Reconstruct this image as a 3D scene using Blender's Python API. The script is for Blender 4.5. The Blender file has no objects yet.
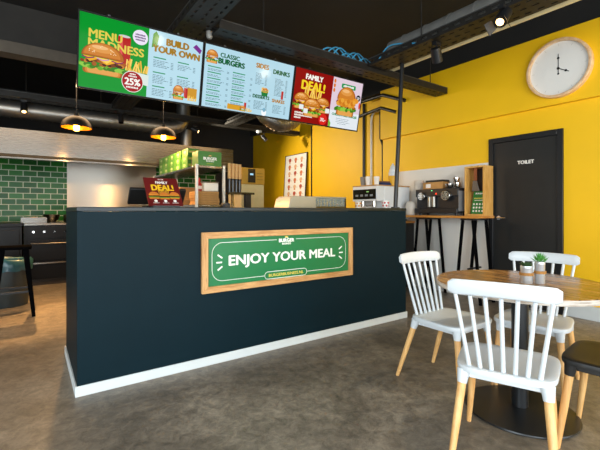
import bpy, math, random
from mathutils import Vector, Matrix
random.seed(7)
S = bpy.context.scene
COL = S.collection
PI = math.pi

# ------------------------------------------------------------------ materials
def lin(h):
    if isinstance(h, str):
        h = h.lstrip('#')
        c = [int(h[i:i+2], 16)/255 for i in (0, 2, 4)]
    else:
        c = list(h)
    return [(v/12.92 if v <= .04045 else ((v+.055)/1.055)**2.4) for v in c]

MATS = {}
def base_mat(name):
    m = bpy.data.materials.new(name)
    m.use_nodes = True
    nt = m.node_tree
    return m, nt, nt.nodes['Principled BSDF']

def coords(nt, scale=(1, 1, 1), rot=(0, 0, 0), kind='Object'):
    tc = nt.nodes.new('ShaderNodeTexCoord')
    mp = nt.nodes.new('ShaderNodeMapping')
    mp.inputs['Scale'].default_value = scale
    mp.inputs['Rotation'].default_value = rot
    nt.links.new(tc.outputs[kind], mp.inputs['Vector'])
    return mp

def M(name, col, rough=.5, metal=0., var=.06, scale=9., bump=0., spec=.5, stretch=(1, 1, 1), coat=0.):
    """plain surface with a little procedural variation"""
    if name in MATS: return MATS[name]
    m, nt, b = base_mat(name)
    c = lin(col)
    mp = coords(nt, stretch)
    n = nt.nodes.new('ShaderNodeTexNoise'); n.inputs['Scale'].default_value = scale; n.inputs['Detail'].default_value = 5
    nt.links.new(mp.outputs[0], n.inputs['Vector'])
    r = nt.nodes.new('ShaderNodeValToRGB')
    r.color_ramp.elements[0].position = .3; r.color_ramp.elements[1].position = .7
    r.color_ramp.elements[0].color = [max(0, v*(1-var)) for v in c]+[1]
    r.color_ramp.elements[1].color = [min(1, v*(1+var)) for v in c]+[1]
    nt.links.new(n.outputs['Fac'], r.inputs['Fac'])
    nt.links.new(r.outputs['Color'], b.inputs['Base Color'])
    b.inputs['Roughness'].default_value = rough
    b.inputs['Metallic'].default_value = metal
    b.inputs['Specular IOR Level'].default_value = spec
    b.inputs['Coat Weight'].default_value = coat
    b.inputs['Coat Roughness'].default_value = .1
    if bump:
        bp = nt.nodes.new('ShaderNodeBump'); bp.inputs['Strength'].default_value = bump; bp.inputs['Distance'].default_value = .01
        nt.links.new(n.outputs['Fac'], bp.inputs['Height']); nt.links.new(bp.outputs[0], b.inputs['Normal'])
    MATS[name] = m
    return m

def glow(name, col, strength=1., rough=.08):
    if name in MATS: return MATS[name]
    m, nt, b = base_mat(name)
    c = lin(col)
    b.inputs['Base Color'].default_value = [v*.05 for v in c]+[1]
    b.inputs['Roughness'].default_value = rough
    b.inputs['Emission Color'].default_value = c+[1]
    b.inputs['Emission Strength'].default_value = strength
    b.inputs['Specular IOR Level'].default_value = .045
    MATS[name] = m
    return m

def wood(name, c1, c2, c3=None, grain=(1, 18, 18), rough=.5, scale=2.2, bump=.15):
    if name in MATS: return MATS[name]
    m, nt, b = base_mat(name)
    mp = coords(nt, grain)
    n = nt.nodes.new('ShaderNodeTexNoise'); n.inputs['Scale'].default_value = scale; n.inputs['Detail'].default_value = 8; n.inputs['Roughness'].default_value = .65
    nt.links.new(mp.outputs[0], n.inputs['Vector'])
    r = nt.nodes.new('ShaderNodeValToRGB')
    e = r.color_ramp.elements
    e[0].position = .36; e[0].color = lin(c1)+[1]
    e[1].position = .62; e[1].color = lin(c2)+[1]
    if c3:
        x = e.new(.70); x.color = lin(c3)+[1]
    nt.links.new(n.outputs['Fac'], r.inputs['Fac'])
    nt.links.new(r.outputs['Color'], b.inputs['Base Color'])
    b.inputs['Roughness'].default_value = rough
    bp = nt.nodes.new('ShaderNodeBump'); bp.inputs['Strength'].default_value = bump; bp.inputs['Distance'].default_value = .004
    nt.links.new(n.outputs['Fac'], bp.inputs['Height']); nt.links.new(bp.outputs[0], b.inputs['Normal'])
    MATS[name] = m
    return m

def glass(name, col='#ffffff', rough=.03, alpha=.25):
    if name in MATS: return MATS[name]
    m, nt, b = base_mat(name)
    b.inputs['Base Color'].default_value = lin(col)+[1]
    b.inputs['Roughness'].default_value = rough
    b.inputs['Alpha'].default_value = alpha
    MATS[name] = m
    return m

def floor_mat():
    m, nt, b = base_mat('worn concrete')
    mp = coords(nt, (1, 1, 1))
    def noise(sc, det, rgh=.6):
        n = nt.nodes.new('ShaderNodeTexNoise'); n.inputs['Scale'].default_value = sc
        n.inputs['Detail'].default_value = det; n.inputs['Roughness'].default_value = rgh
        n.inputs['Distortion'].default_value = .6
        nt.links.new(mp.outputs[0], n.inputs['Vector']); return n
    n1 = noise(1.5, 11, .72); n2 = noise(13, 11, .8); n3 = noise(45, 4)
    r1 = nt.nodes.new('ShaderNodeValToRGB')
    e = r1.color_ramp.elements
    e[0].position = .24; e[0].color = lin('#544e46')+[1]
    e[1].position = .78; e[1].color = lin('#a89f91')+[1]
    x = e.new(.52); x.color = lin('#7d756a')+[1]
    nt.links.new(n1.outputs['Fac'], r1.inputs['Fac'])
    r2 = nt.nodes.new('ShaderNodeValToRGB')
    e = r2.color_ramp.elements
    e[0].position = .36; e[0].color = (.46, .45, .43, 1)
    e[1].position = .66; e[1].color = (1.5, 1.46, 1.36, 1)
    nt.links.new(n2.outputs['Fac'], r2.inputs['Fac'])
    mx = nt.nodes.new('ShaderNodeMix'); mx.data_type = 'RGBA'; mx.blend_type = 'MULTIPLY'
    mx.inputs['Factor'].default_value = .85
    nt.links.new(r1.outputs['Color'], mx.inputs['A']); nt.links.new(r2.outputs['Color'], mx.inputs['B'])
    nt.links.new(mx.outputs['Result'], b.inputs['Base Color'])
    rr = nt.nodes.new('ShaderNodeMapRange')
    rr.inputs['To Min'].default_value = .30; rr.inputs['To Max'].default_value = .55
    nt.links.new(n2.outputs['Fac'], rr.inputs['Value']); nt.links.new(rr.outputs[0], b.inputs['Roughness'])
    bp = nt.nodes.new('ShaderNodeBump'); bp.inputs['Strength'].default_value = .12; bp.inputs['Distance'].default_value = .01
    nt.links.new(n3.outputs['Fac'], bp.inputs['Height']); nt.links.new(bp.outputs[0], b.inputs['Normal'])
    return m

def tile_mat():
    m, nt, b = base_mat('glazed green tile')
    tc = nt.nodes.new('ShaderNodeTexCoord')
    sp = nt.nodes.new('ShaderNodeSeparateXYZ'); cb = nt.nodes.new('ShaderNodeCombineXYZ')
    nt.links.new(tc.outputs['Object'], sp.inputs[0])
    nt.links.new(sp.outputs['X'], cb.inputs['X']); nt.links.new(sp.outputs['Z'], cb.inputs['Y'])
    br = nt.nodes.new('ShaderNodeTexBrick')
    br.inputs['Scale'].default_value = 1
    br.inputs['Brick Width'].default_value = .2; br.inputs['Row Height'].default_value = .098
    br.inputs['Mortar Size'].default_value = .006; br.inputs['Mortar Smooth'].default_value = .1
    br.inputs['Color1'].default_value = lin('#124a1a')+[1]
    br.inputs['Color2'].default_value = lin('#226a25')+[1]
    br.inputs['Mortar'].default_value = lin('#b9c2ae')+[1]
    nt.links.new(cb.outputs[0], br.inputs['Vector'])
    nt.links.new(br.outputs['Color'], b.inputs['Base Color'])
    b.inputs['Roughness'].default_value = .16; b.inputs['Specular IOR Level'].default_value = .14
    bp = nt.nodes.new('ShaderNodeBump'); bp.invert = True; bp.inputs['Strength'].default_value = .4; bp.inputs['Distance'].default_value = .004
    nt.links.new(br.outputs['Fac'], bp.inputs['Height']); nt.links.new(bp.outputs[0], b.inputs['Normal'])
    return m

def brushed(name, col='#b9b6b0', rough=.3, stretch=(1, 40, 40)):
    if name in MATS: return MATS[name]
    m, nt, b = base_mat(name)
    mp = coords(nt, stretch)
    n = nt.nodes.new('ShaderNodeTexNoise'); n.inputs['Scale'].default_value = 3; n.inputs['Detail'].default_value = 4
    nt.links.new(mp.outputs[0], n.inputs['Vector'])
    rr = nt.nodes.new('ShaderNodeMapRange'); rr.inputs['To Min'].default_value = rough-.02; rr.inputs['To Max'].default_value = rough+.03
    nt.links.new(n.outputs['Fac'], rr.inputs['Value']); nt.links.new(rr.outputs[0], b.inputs['Roughness'])
    b.inputs['Base Color'].default_value = lin(col)+[1]
    b.inputs['Metallic'].default_value = 1
    b.inputs['Anisotropic'].default_value = .9
    tv = nt.nodes.new('ShaderNodeCombineXYZ'); tv.inputs['Z'].default_value = 1; nt.links.new(tv.outputs[0], b.inputs['Tangent'])
    bp = nt.nodes.new('ShaderNodeBump'); bp.inputs['Strength'].default_value = .012; bp.inputs['Distance'].default_value = .002
    nt.links.new(n.outputs['Fac'], bp.inputs['Height']); nt.links.new(bp.outputs[0], b.inputs['Normal'])
    MATS[name] = m
    return m

YELLOW = M('yellow wall paint', '#f3bf00', .55, var=.025, scale=3)
WHITEP = M('white wall paint', '#dedbd3', .6, var=.03, scale=4)
BLACKP = M('black wall paint', '#1b1a18', .7, var=.2, scale=3)
CEIL = M('black ceiling paint', '#151412', .8, var=.25, scale=2)
BEAM = M('grey concrete beam', '#26231f', .8, var=.2, scale=5)
COUNTER = M('dark teal counter paint', '#081f27', .5, var=.05, scale=5, spec=.12)
SKIRT = M('white skirting paint', '#d2d9da', .45, var=.02)
FLOOR = floor_mat()
TILE = tile_mat()
STEEL = brushed('brushed steel', '#7a7873', .27)
STEELV = brushed('brushed steel upright', '#b5b0a6', .32, (40, 40, 1))
GALV = M('galvanised sheet', '#9c9a94', .38, .9, var=.12, scale=14)
TRAYM = M('dark galvanised tray', '#2b2926', .5, .5, var=.2, scale=14)
TRAYRIM = M('tray rim', '#5b5a58', .45, .7, var=.2, scale=14)
BLK = M('black powder coat', '#141517', .42, var=.1)
BLKGLOSS = M('black gloss plastic', '#0c0c0e', .2, var=.1)
BLKPL = M('black moulded plastic', '#1b1a19', .5, var=.1)
WHT = M('white moulded plastic', '#cfd5d8', .38, var=.015)
PINE = wood('pine frame', '#b9844e', '#d9ab74', '#8a5a30', (2, 2, 16), .55)
BEECH = wood('beech leg', '#d49c5c', '#e6b878', None, (14, 14, 1), .45)
OAKBOX = wood('light oak', '#c98f3c', '#e2b163', None, (14, 14, 2), .45)
OAKTOP = wood('oak bar top', '#b9742c', '#d69646', None, (14, 1.5, 14), .4)
CHROME = M('chrome', '#d7d5d2', .12, 1., var=.03)
KRAFT = M('kraft card', '#b98a4e', .8, var=.1, scale=20)
KRAFT2 = M('pale kraft card', '#cfa367', .8, var=.1, scale=20)
GREENBOX = M('green printed card', '#3a7424', .5, var=.06)
LIMEBOX = M('lime printed card', '#86a01c', .5, var=.06)
PAPER = M('white paper', '#eeeae2', .7, var=.02)
RED = M('red print', '#640d0b', .5, var=.08)

# ------------------------------------------------------------------ mesh builder
class MB:
    def __init__(s, mat=None):
        s.v = []; s.f = []; s.fm = []; s.mats = []; s.cur = mat; s.X = None
    def mi(s, m):
        m = m or s.cur
        if m not in s.mats: s.mats.append(m)
        return s.mats.index(m)
    def add(s, vs, fs, m=None):
        k = len(s.v); i = s.mi(m)
        for p in vs:
            p = Vector(p)
            if s.X is not None: p = s.X @ p
            s.v.append(p)
        for f in fs:
            s.f.append([k+j for j in f]); s.fm.append(i)
        return s
    def box(s, x0, x1, y0, y1, z0, z1, m=None):
        vs = [(x, y, z) for z in (z0, z1) for y in (y0, y1) for x in (x0, x1)]
        return s.add(vs, [(0, 2, 3, 1), (4, 5, 7, 6), (0, 1, 5, 4), (2, 6, 7, 3), (0, 4, 6, 2), (1, 3, 7, 5)], m)
    def cyl(s, p0, p1, r0, r1=None, n=20, m=None, caps=True):
        r1 = r0 if r1 is None else r1
        p0, p1 = Vector(p0), Vector(p1)
        d = (p1-p0).normalized()
        a = Vector((0, 0, 1)) if abs(d.z) < .9 else Vector((1, 0, 0))
        u = d.cross(a).normalized(); w = d.cross(u)
        vs = []
        for p, r in ((p0, r0), (p1, r1)):
            for k in range(n):
                t = 2*PI*k/n
                vs.append(p+(u*math.cos(t)+w*math.sin(t))*r)
        fs = [(k, n+k, n+(k+1) % n, (k+1) % n) for k in range(n)]
        if caps: fs += [tuple(range(n)), tuple(range(2*n-1, n-1, -1))]
        return s.add(vs, fs, m)
    def tube(s, pts, r, n=10, m=None, caps=True):
        pts = [Vector(p) for p in pts]
        rr = r if isinstance(r, (list, tuple)) else [r]*len(pts)
        vs = []; prev = None
        for i, p in enumerate(pts):
            a = pts[max(0, i-1)]; b = pts[min(len(pts)-1, i+1)]
            d = (b-a).normalized()
            if prev is None:
                up = Vector((0, 0, 1)) if abs(d.z) < .9 else Vector((1, 0, 0))
                u = d.cross(up).normalized()
            else:
                u = (prev-d*prev.dot(d)).normalized()
            prev = u; w = d.cross(u)
            for k in range(n):
                t = 2*PI*k/n
                vs.append(p+(u*math.cos(t)+w*math.sin(t))*rr[i])
        fs = []
        for i in range(len(pts)-1):
            for k in range(n):
                fs.append((i*n+k, i*n+(k+1) % n, (i+1)*n+(k+1) % n, (i+1)*n+k))
        if caps:
            fs += [tuple(range(n-1, -1, -1)), tuple((len(pts)-1)*n+k for k in range(n))]
        return s.add(vs, fs, m)
    def lathe(s, prof, c=(0, 0, 0), n=32, m=None, axis='z', caps=False):
        vs = []; c = Vector(c)
        for r, z in prof:
            for k in range(n):
                t = 2*PI*k/n
                if axis == 'z': p = Vector((r*math.cos(t), r*math.sin(t), z))
                elif axis == 'x': p = Vector((z, r*math.cos(t), r*math.sin(t)))
                else: p = Vector((r*math.cos(t), z, r*math.sin(t)))
                vs.append(c+p)
        fs = []
        for i in range(len(prof)-1):
            for k in range(n):
                fs.append((i*n+k, i*n+(k+1) % n, (i+1)*n+(k+1) % n, (i+1)*n+k))
        if caps: fs.append(tuple(range(n-1, -1, -1)))
        if caps: fs.append(tuple((len(prof)-1)*n+k for k in range(n)))
        return s.add(vs, fs, m)
    def prism(s, poly, h0, h1, plane='xy', m=None):
        n = len(poly)
        def P(a, b, h):
            return {'xy': (a, b, h), 'xz': (a, h, b), 'yz': (h, a, b)}[plane]
        vs = [P(a, b, h0) for a, b in poly]+[P(a, b, h1) for a, b in poly]
        fs = [tuple(range(n-1, -1, -1)), tuple(range(n, 2*n))]+[(k, (k+1) % n, n+(k+1) % n, n+k) for k in range(n)]
        return s.add(vs, fs, m)
    # flat print on a sheet that faces -y : (u, v) in the sheet, d = tiny offset towards the viewer
    def flat(s, poly, d, m=None):
        return s.add([(u, -d, v) for u, v in poly], [tuple(range(len(poly)))], m)
    def rect(s, u0, u1, v0, v1, d, m=None):
        return s.flat([(u0, v0), (u1, v0), (u1, v1), (u0, v1)], d, m)
    def ell(s, cu, cv, ru, rv, d, m=None, a0=0, a1=2*PI, n=28):
        return s.flat([(cu+ru*math.cos(a0+(a1-a0)*k/(n-1 if a1-a0 < 6.2 else n)), cv+rv*math.sin(a0+(a1-a0)*k/(n-1 if a1-a0 < 6.2 else n))) for k in range(n)], d, m)
    def line(s, pts, w, d, m=None, closed=False):
        k = len(pts)
        for i in range(k if closed else k-1):
            a = Vector(pts[i]); b = Vector(pts[(i+1) % k]); t = (b-a)
            if t.length < 1e-6: continue
            t.normalize(); q = Vector((-t.y, t.x))*w/2; e = t*w*.3
            s.flat([a-e-q, b+e-q, b+e+q, a-e+q], d, m)
        return s
    def text(s, txt, u, v, size, d, m=None, bold=.02, align='CENTER', shear=0, rot=0, wide=1.):
        vs, fs = text_geo(txt, size, bold, align, shear)
        k = bold*size*1.25
        for i, (ox, oy) in enumerate(((-k, 0), (k, 0), (0, k*.6), (0, -k*.6))):
            s.add([(u+x*wide+ox, -d-.00004*i, v+y+oy) for x, y in vs], fs, m)
        return s
    def build(s, name, parent=None, bevel=0, smooth=40, label=None, seg=2, subsurf=0):
        me = bpy.data.meshes.new(name)
        me.from_pydata([tuple(p) for p in s.v], [], s.f)
        for m in s.mats: me.materials.append(m)
        me.polygons.foreach_set('material_index', s.fm)
        me.update()
        if smooth:
            me.shade_smooth()
            me.set_sharp_from_angle(angle=math.radians(smooth))
        o = bpy.data.objects.new(name, me); COL.objects.link(o)
        if parent is not None: o.parent = parent
        if bevel:
            b = o.modifiers.new('edge', 'BEVEL'); b.width = bevel; b.segments = seg; b.limit_method = 'ANGLE'; b.angle_limit = math.radians(50)
        if label: o['label'] = label
        return o

_TG = {}
def text_geo(txt, size, bold, align, shear):
    key = (txt, round(size, 5), bold, align, shear)
    if key in _TG: return _TG[key]
    cu = bpy.data.curves.new('lettering', 'FONT')
    cu.body = txt; cu.size = size; cu.offset = 0; cu.align_x = align; cu.shear = shear
    cu.resolution_u = 3; cu.space_line = .85
    o = bpy.data.objects.new('lettering', cu); COL.objects.link(o)
    dg = bpy.context.evaluated_depsgraph_get()
    me = o.evaluated_get(dg).to_mesh()
    vs = [(v.co.x, v.co.y) for v in me.vertices]; fs = [tuple(p.vertices) for p in me.polygons]
    o.evaluated_get(dg).to_mesh_clear()
    bpy.data.objects.remove(o); bpy.data.curves.remove(cu)
    _TG[key] = (vs, fs)
    return vs, fs

def tag(o, label, cat, group=None):
    o['label'] = label; o['category'] = cat
    if group: o['group'] = group
    return o
def thing(name, label, cat, loc=(0, 0, 0), rz=0, group=None, rx=0):
    o = bpy.data.objects.new(name, None); COL.objects.link(o)
    o.empty_display_size = .1
    o.location = loc; o.rotation_euler = (rx, 0, rz)
    return tag(o, label, cat, group)
def struct(name, mb, **k):
    o = mb.build(name, **k); o['kind'] = 'structure'; return o
def dup(root, loc, label, rz=None, group=None):
    r = root.copy(); COL.objects.link(r); r.location = loc
    if rz is not None: r.rotation_euler = (r.rotation_euler[0], 0, rz)
    r['label'] = label
    if group: r['group'] = group
    for ch in list(root.children):
        c = ch.copy(); COL.objects.link(c); c.parent = r
        for g in list(ch.children):
            d = g.copy(); COL.objects.link(d); d.parent = c
    return r
def rrect(x0, x1, y0, y1, r, n=6):
    pts = []
    for cx, cy, a in ((x1-r, y0+r, -PI/2), (x1-r, y1-r, 0), (x0+r, y1-r, PI/2), (x0+r, y0+r, PI)):
        for k in range(n+1):
            t = a+PI/2*k/n
            pts.append((cx+r*math.cos(t), cy+r*math.sin(t)))
    return pts
def spline(pts, n=8):
    pts = [Vector(p) for p in pts]; out = []
    P = [pts[0]*2-pts[1]]+pts+[pts[-1]*2-pts[-2]]
    for i in range(1, len(P)-2):
        for k in range(n):
            t = k/n
            a, b, c, d = P[i-1], P[i], P[i+1], P[i+2]
            out.append(.5*((2*b)+(c-a)*t+(2*a-5*b+4*c-d)*t*t+(3*b-a-3*c+d)*t**3))
    out.append(pts[-1]); return out

# ------------------------------------------------------------------ camera
CH = 1.18
cam = bpy.data.cameras.new('camera'); co = bpy.data.objects.new('camera', cam); COL.objects.link(co)
co.location = (0, 0, CH); co.rotation_euler = (PI/2, 0, -math.atan2(.574, .819))
cam.lens = 385/600*36; cam.sensor_width = 36; cam.shift_y = -.025
cam.clip_start = .02
S.camera = co

def at(px, py, Y=None, Z=None):
    a = (px-300)/385
    if Y is not None: dd = Y/(-.574*a+.819)
    else: dd = 385*(Z-CH)/(210-py)
    return Vector((dd*(.819*a+.574), dd*(-.574*a+.819), CH+(210-py)*dd/385))
# ------------------------------------------------------------------ setting
XR = 4.92            # right wall
XR2 = 5.02           # right wall beyond the step
struct('floor', MB(FLOOR).box(-3.4, 5.2, -2.6, 9.5, -.1, 0))
struct('ceiling', MB(CEIL).box(-3.4, 5.2, -2.6, 9.5, 3.55, 3.65))
struct('wall_right', MB(YELLOW).box(XR, 5.2, -2.6, 1.845, 0, 3.19).box(XR, 5.2, 1.845, 2.70, 2.10, 3.19).box(XR, 5.2, 2.70, 4.56, 0, 3.19).box(XR2, 5.2, 4.56, 9.5, 0, 3.19))
struct('wall_upper', MB(BLACKP).box(XR, 5.2, -2.6, 9.5, 3.19, 3.55))
struct('trim_1', MB(YELLOW).box(XR-.06, XR, -2.6, 4.56, 2.375, 3.19))
struct('wall_lower', MB(WHITEP).box(XR-.02, XR, 2.70, 4.2, 0, 1.8))
struct('wall_back', MB(BLACKP).box(-3.4, 5.2, 9.4, 9.5, 0, 3.55))
struct('wall_left', MB(WHITEP).box(-3.4, -3.3, 1.8, 9.4, 0, 3.55).box(-3.4, -3.3, -2.6, 1.8, 2.9, 3.55).box(-3.4, -3.3, -2.6, 1.8, 0, .25))
struct('wall_front', MB(WHITEP).box(-3.3, 4.92, -2.6, -2.5, 2.95, 3.55).box(-3.3, 4.92, -2.6, -2.5, 0, .15).box(4.2, 4.92, -2.6, -2.5, .15, 2.95))
struct('wall_kitchen', MB(TILE).box(-3.3, 3.42, 8.2, 8.3, 0, 2.4))
struct('wall_steel', MB(STEELV).box(.55, 2.12, 8.18, 8.2, .9, 2.4))
struct('baseboard_right', MB(SKIRT).box(XR-.022, XR, -2.6, 1.83, 0, .15), bevel=.004)
# ceiling beam across the top left
struct('trim_2', MB(BEAM).box(-3.3, 1.0, 5.53, 5.6, 2.97, 3.55).box(-3.3, 1.0, 5.45, 5.66, 2.96, 3.09, M('flange in lit brown', '#4f463a', .6, var=.15)))  # light on the beam's lower edge, painted as a lighter brown flange

# toilet door
d1 = bpy.data.objects.new('door_1', None); COL.objects.link(d1); d1['kind'] = 'structure'
d1.location = (XR, 1.845, 0)
mb = MB(BLK); mb.box(-.03, .10, 0, .06, 0, 2.10).box(-.03, .10, .795, .855, 0, 2.10).box(-.03, .10, .06, .795, 2.035, 2.10); mb.build('door_frame', d1, bevel=.004)
MB(M('charcoal door leaf', '#232322', .35, var=.08)).box(-.008, .04, .062, .793, .008, 2.033).build('door_leaf', d1, bevel=.002)
h = MB(CHROME); h.cyl((-.008, .73, 1.08), (-.016, .73, 1.08), .026, n=20); h.tube([(-.016, .73, 1.08), (-.055, .73, 1.08), (-.06, .715, 1.08), (-.06, .62, 1.08)], .009); h.build('door_handle', d1, label='chrome lever door handle')
t = MB(PAPER); t.X = Matrix.Translation((-.009, .404, 1.742)) @ Matrix.Rotation(-PI/2, 4, 'Z')
t.text('TOILET', 0, 0, .058, 0, bold=.04); t.build('door_lettering', d1, smooth=0, label='white TOILET lettering on the door')

# ------------------------------------------------------------------ counter
CX0, CX1, CY0, CY1, CZ = .243, 3.385, 2.80, 3.70, 1.20
k = thing('service_counter', 'long dark teal service counter with white skirting, standing across the room', 'counter', (CX0, CY0, 0))
L, D = CX1-CX0, CY1-CY0
MB(COUNTER).box(0, L, 0, .04, .005, CZ-.03).build('front_panel', k, bevel=.002)
MB(COUNTER).box(0, .04, .0405, D, .005, CZ-.03).build('end_panel', k, bevel=.002)
MB(COUNTER).box(L-.04, L, .0405, D, .005, CZ-.03).build('end_panel', k, bevel=.002)
MB(M('dark counter top', '#0a1a1f', .4, var=.06)).box(-.004, L+.004, -.004, D, CZ-.029, CZ).build('countertop', k, bevel=.004)
MB(BLK).box(.041, L-.041, .041, D-.05, .55, .575).build('inner_shelf', k)
MB(SKIRT).box(-.012, L+.012, -.012, -.0005, 0, .066).box(-.012, -.0005, -.0005, D, 0, .066).box(L+.0005, L+.012, -.0005, D, 0, .066).build('skirting', k, bevel=.002, label='white skirting')

# sign on the counter front
def pX(px, Y):   # world x on the plane y=Y seen at pixel column px
    a = (px-300)/385
    dd = Y/(-.574*a+.819)
    return dd*(.819*a+.574), dd
sx0, da = pX(202.3, CY0-.03); sx1, db = pX(353, CY0-.03)
sz0, sz1 = CH-84.5*da/385, CH-22.7*da/385
W, H = sx1-sx0, sz1-sz0
sg = thing('counter_sign', 'green ENJOY YOUR MEAL sign in a pine frame on the counter front', 'sign', (sx0, CY0-.0005, sz0))
fw = .048
def frame_piece(poly, nm='frame_rail'):
    return MB(PINE).prism(poly, -.03, 0, 'xz').build(nm, sg, bevel=.003)
HX = wood('pine rail', '#b07b45', '#d6a76e', '#8a5a30', (2, 14, 20), .55)
def fp(poly, m): return MB(m).prism(poly, -.03, 0, 'xz').build('frame_rail', sg, bevel=.003)
fp([(0, 0), (W, 0), (W-fw, fw), (fw, fw)], HX); fp([(0, H), (fw, H-fw), (W-fw, H-fw), (W, H)], HX)
PV = wood('pine stile', '#b07b45', '#d6a76e', '#8a5a30', (20, 14, 2), .55)
fp([(0, 0), (fw, fw), (fw, H-fw), (0, H)], PV); fp([(W, 0), (W, H), (W-fw, H-fw), (W-fw, fw)], PV)
SG = M('sign green', '#0c7440', .4, var=.02); SW = M('sign white', '#eef3ea', .5, var=.02); SYL = M('sign yellow', '#e9d25a', .5, var=.03)
MB(SG).box(fw-.004, W-fw+.004, -.012, -.001, fw-.004, H-fw+.004).build('sign_board', sg, label='green printed sign board')
cxs, czs = W/2, H/2
t = MB(SW); t.text('ENJOY YOUR MEAL', cxs, czs-.034, .110, .0135, bold=.032, wide=1.14); t.build('lettering', sg, smooth=0, label='white ENJOY YOUR MEAL lettering')
t = MB(SW)
rp = rrect(fw+.035, W-fw-.035, fw+.035, H-fw-.035, .085)
# rounded outline with gaps for the logo and the web address
gap_u = .10; gap_l = .215
seg = []
n = len(rp)
def keep(a, b):
    mx = (a[0]+b[0])/2; my = (a[1]+b[1])/2
    return True
pts = rp+[rp[0]]
for a, b in zip(pts[:-1], pts[1:]):
    if abs(a[1]-b[1]) < 1e-6 and abs(a[0]-b[0]) > .3:
        g = gap_u if a[1] > czs else gap_l
        lo, hi = min(a[0], b[0]), max(a[0], b[0])
        t.line([(lo, a[1]), (cxs-g, a[1])], .004, .0135); t.line([(cxs+g, a[1]), (hi, a[1])], .004, .0135)
    else: t.line([a, b], .004, .0135)
t.build('border_line', sg, smooth=0)
yb = fw+.035
t = MB(SW); t.line(rrect(cxs-.215, cxs+.215, yb-.030, yb+.030, .029), .005, .0135, closed=True); t.build('address_outline', sg, smooth=0)
t = MB(SYL); t.text('BURGERBUSINESS.NL', cxs, yb-.012, .034, .0137, bold=.016, wide=1.12); t.build('address_lettering', sg, smooth=0, label='yellow web address lettering')
yt = H-fw-.035
t = MB(SW); t.text('BURGER', cxs, yt-.022, .042, .0135, bold=.05); t.text('BUSINESS', cxs, yt-.044, .022, .0135, bold=.04)
t.ell(cxs, yt+.016, .018, .012, .0135, SYL, 0, PI, 12); t.rect(cxs-.018, cxs+.018, yt+.012, yt+.015, .0135, SW)
t.build('logo', sg, smooth=0)
t = MB(SW)
for sd in (-1, 1):
    c0 = cxs+sd*(W/2-fw-.125)
    for a in (-.75, 0, .75):
        x0, z0 = c0+sd*.012*math.cos(a), czs-.005+.05*math.sin(a)
        x1, z1 = c0+sd*(.012+.04*math.cos(a)), z0+.034*math.sin(a)
        t.line([(x0, z0), (x1, z1)], .012, .0135)
t.build('burst_pattern', sg, smooth=0)

# ------------------------------------------------------------------ menu screens
E = {}
def G(hexc, s=1.0): return glow('screen '+hexc+('' if s == 1 else ' %g' % s), hexc, s)
SWD, SHT = 1.035, .575
def burger(t, cx, cz, w, d0=.003, seeds=True, tall=1.0):
    """a flat picture of a burger: bun, lettuce, patty, cheese, onion, bottom bun"""
    h = w*.78*tall
    rs = random.Random(int(cx*1000)+int(w*777))
    def q(y): return cz+(y-.5)*h
    n_ = 1 if w < .13 else 2
    d = d0
    for k_, c_ in enumerate(('#a5601f', '#cf8433', '#e0a050')):
        f = 1-.1*k_
        t.flat(rrect(cx-w*.45*f, cx+w*.45*f, q(0)+.006*k_*w, q(.2), w*.07), d+.00012*k_, G(c_))
    d += .0005
    for i in range(12*n_):
        x = cx-w*.5+w*i/(12*n_-1); c_ = ('#3f7d1c', '#6aa92c', '#8cc544')[rs.randrange(3)]
        t.ell(x, q(.24)+rs.uniform(-.05, .04)*h, w*.07, h*.06, d+.00004*i, G(c_), n=9)
    d += .001
    for i in range(16*n_):
        x = cx+w*rs.uniform(-.47, .47); y = q(rs.uniform(.3, .46)); c_ = ('#4d2410', '#7a3d14', '#a65a1c', '#c47a2a')[rs.randrange(4)]
        t.ell(x, y, w*rs.uniform(.04, .09), h*rs.uniform(.04, .07), d+.00004*i, G(c_), n=9)
    d += .0014
    t.flat([(cx-w*.45, q(.53)), (cx-w*.3, q(.37)), (cx-w*.12, q(.48)), (cx+w*.08, q(.33)), (cx+w*.3, q(.47)), (cx+w*.46, q(.53))], d, G('#e9a81f'))
    t.flat([(cx-w*.2, q(.53)), (cx-w*.05, q(.46)), (cx+w*.08, q(.38)), (cx+w*.22, q(.53))], d+.0001, G('#f6cf58'))
    for k_ in range(3):
        x = cx+w*(-.34+.33*k_)
        t.line([(x-w*.13, q(.50)), (x, q(.46)), (x+w*.13, q(.51))], h*.035, d+.0003+.0001*k_, G('#7c2264' if k_ != 1 else '#c98bc0'))
    d += .0008
    def dome(fx, fy, ox, oy, c_, dd):
        t.flat([(cx+ox*w+w*.485*fx*math.cos(a), q(.54)+oy*h+h*.46*fy*math.sin(a)) for a in [PI-PI*i/22 for i in range(23)]], dd, G(c_))
    dome(1, 1, 0, 0, '#8a4310', d); dome(.96, .95, 0, .012, '#b5651b', d+.0001); dome(.84, .84, -.02, .05, '#cb7d2b', d+.0002)
    t.ell(cx-w*.05, q(.80), w*.28, h*.11, d+.0003, G('#dd9647')); t.ell(cx-w*.08, q(.85), w*.18, h*.06, d+.0004, G('#ecb676'))
    if seeds:
        for _ in range(9*n_):
            a = rs.uniform(-.36, .36); b = rs.uniform(.66, .93-abs(a)*.5)
            t.ell(cx+w*a, q(b), w*.014, w*.009, d+.0006, G('#f6dcae'), n=7)
def fries(t, cx, cz, w, d=.003):
    rs = random.Random(5)
    for i in range(13):
        x = cx-w/2+w*i/12; a = rs.uniform(-.35, .35)
        t.line([(x, cz-w*.12), (x+math.sin(a)*w*.5, cz+w*rs.uniform(.18, .42))], w*.07, d+.0001*i, G('#e9b23a' if i % 2 else '#f3cc62'))
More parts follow.
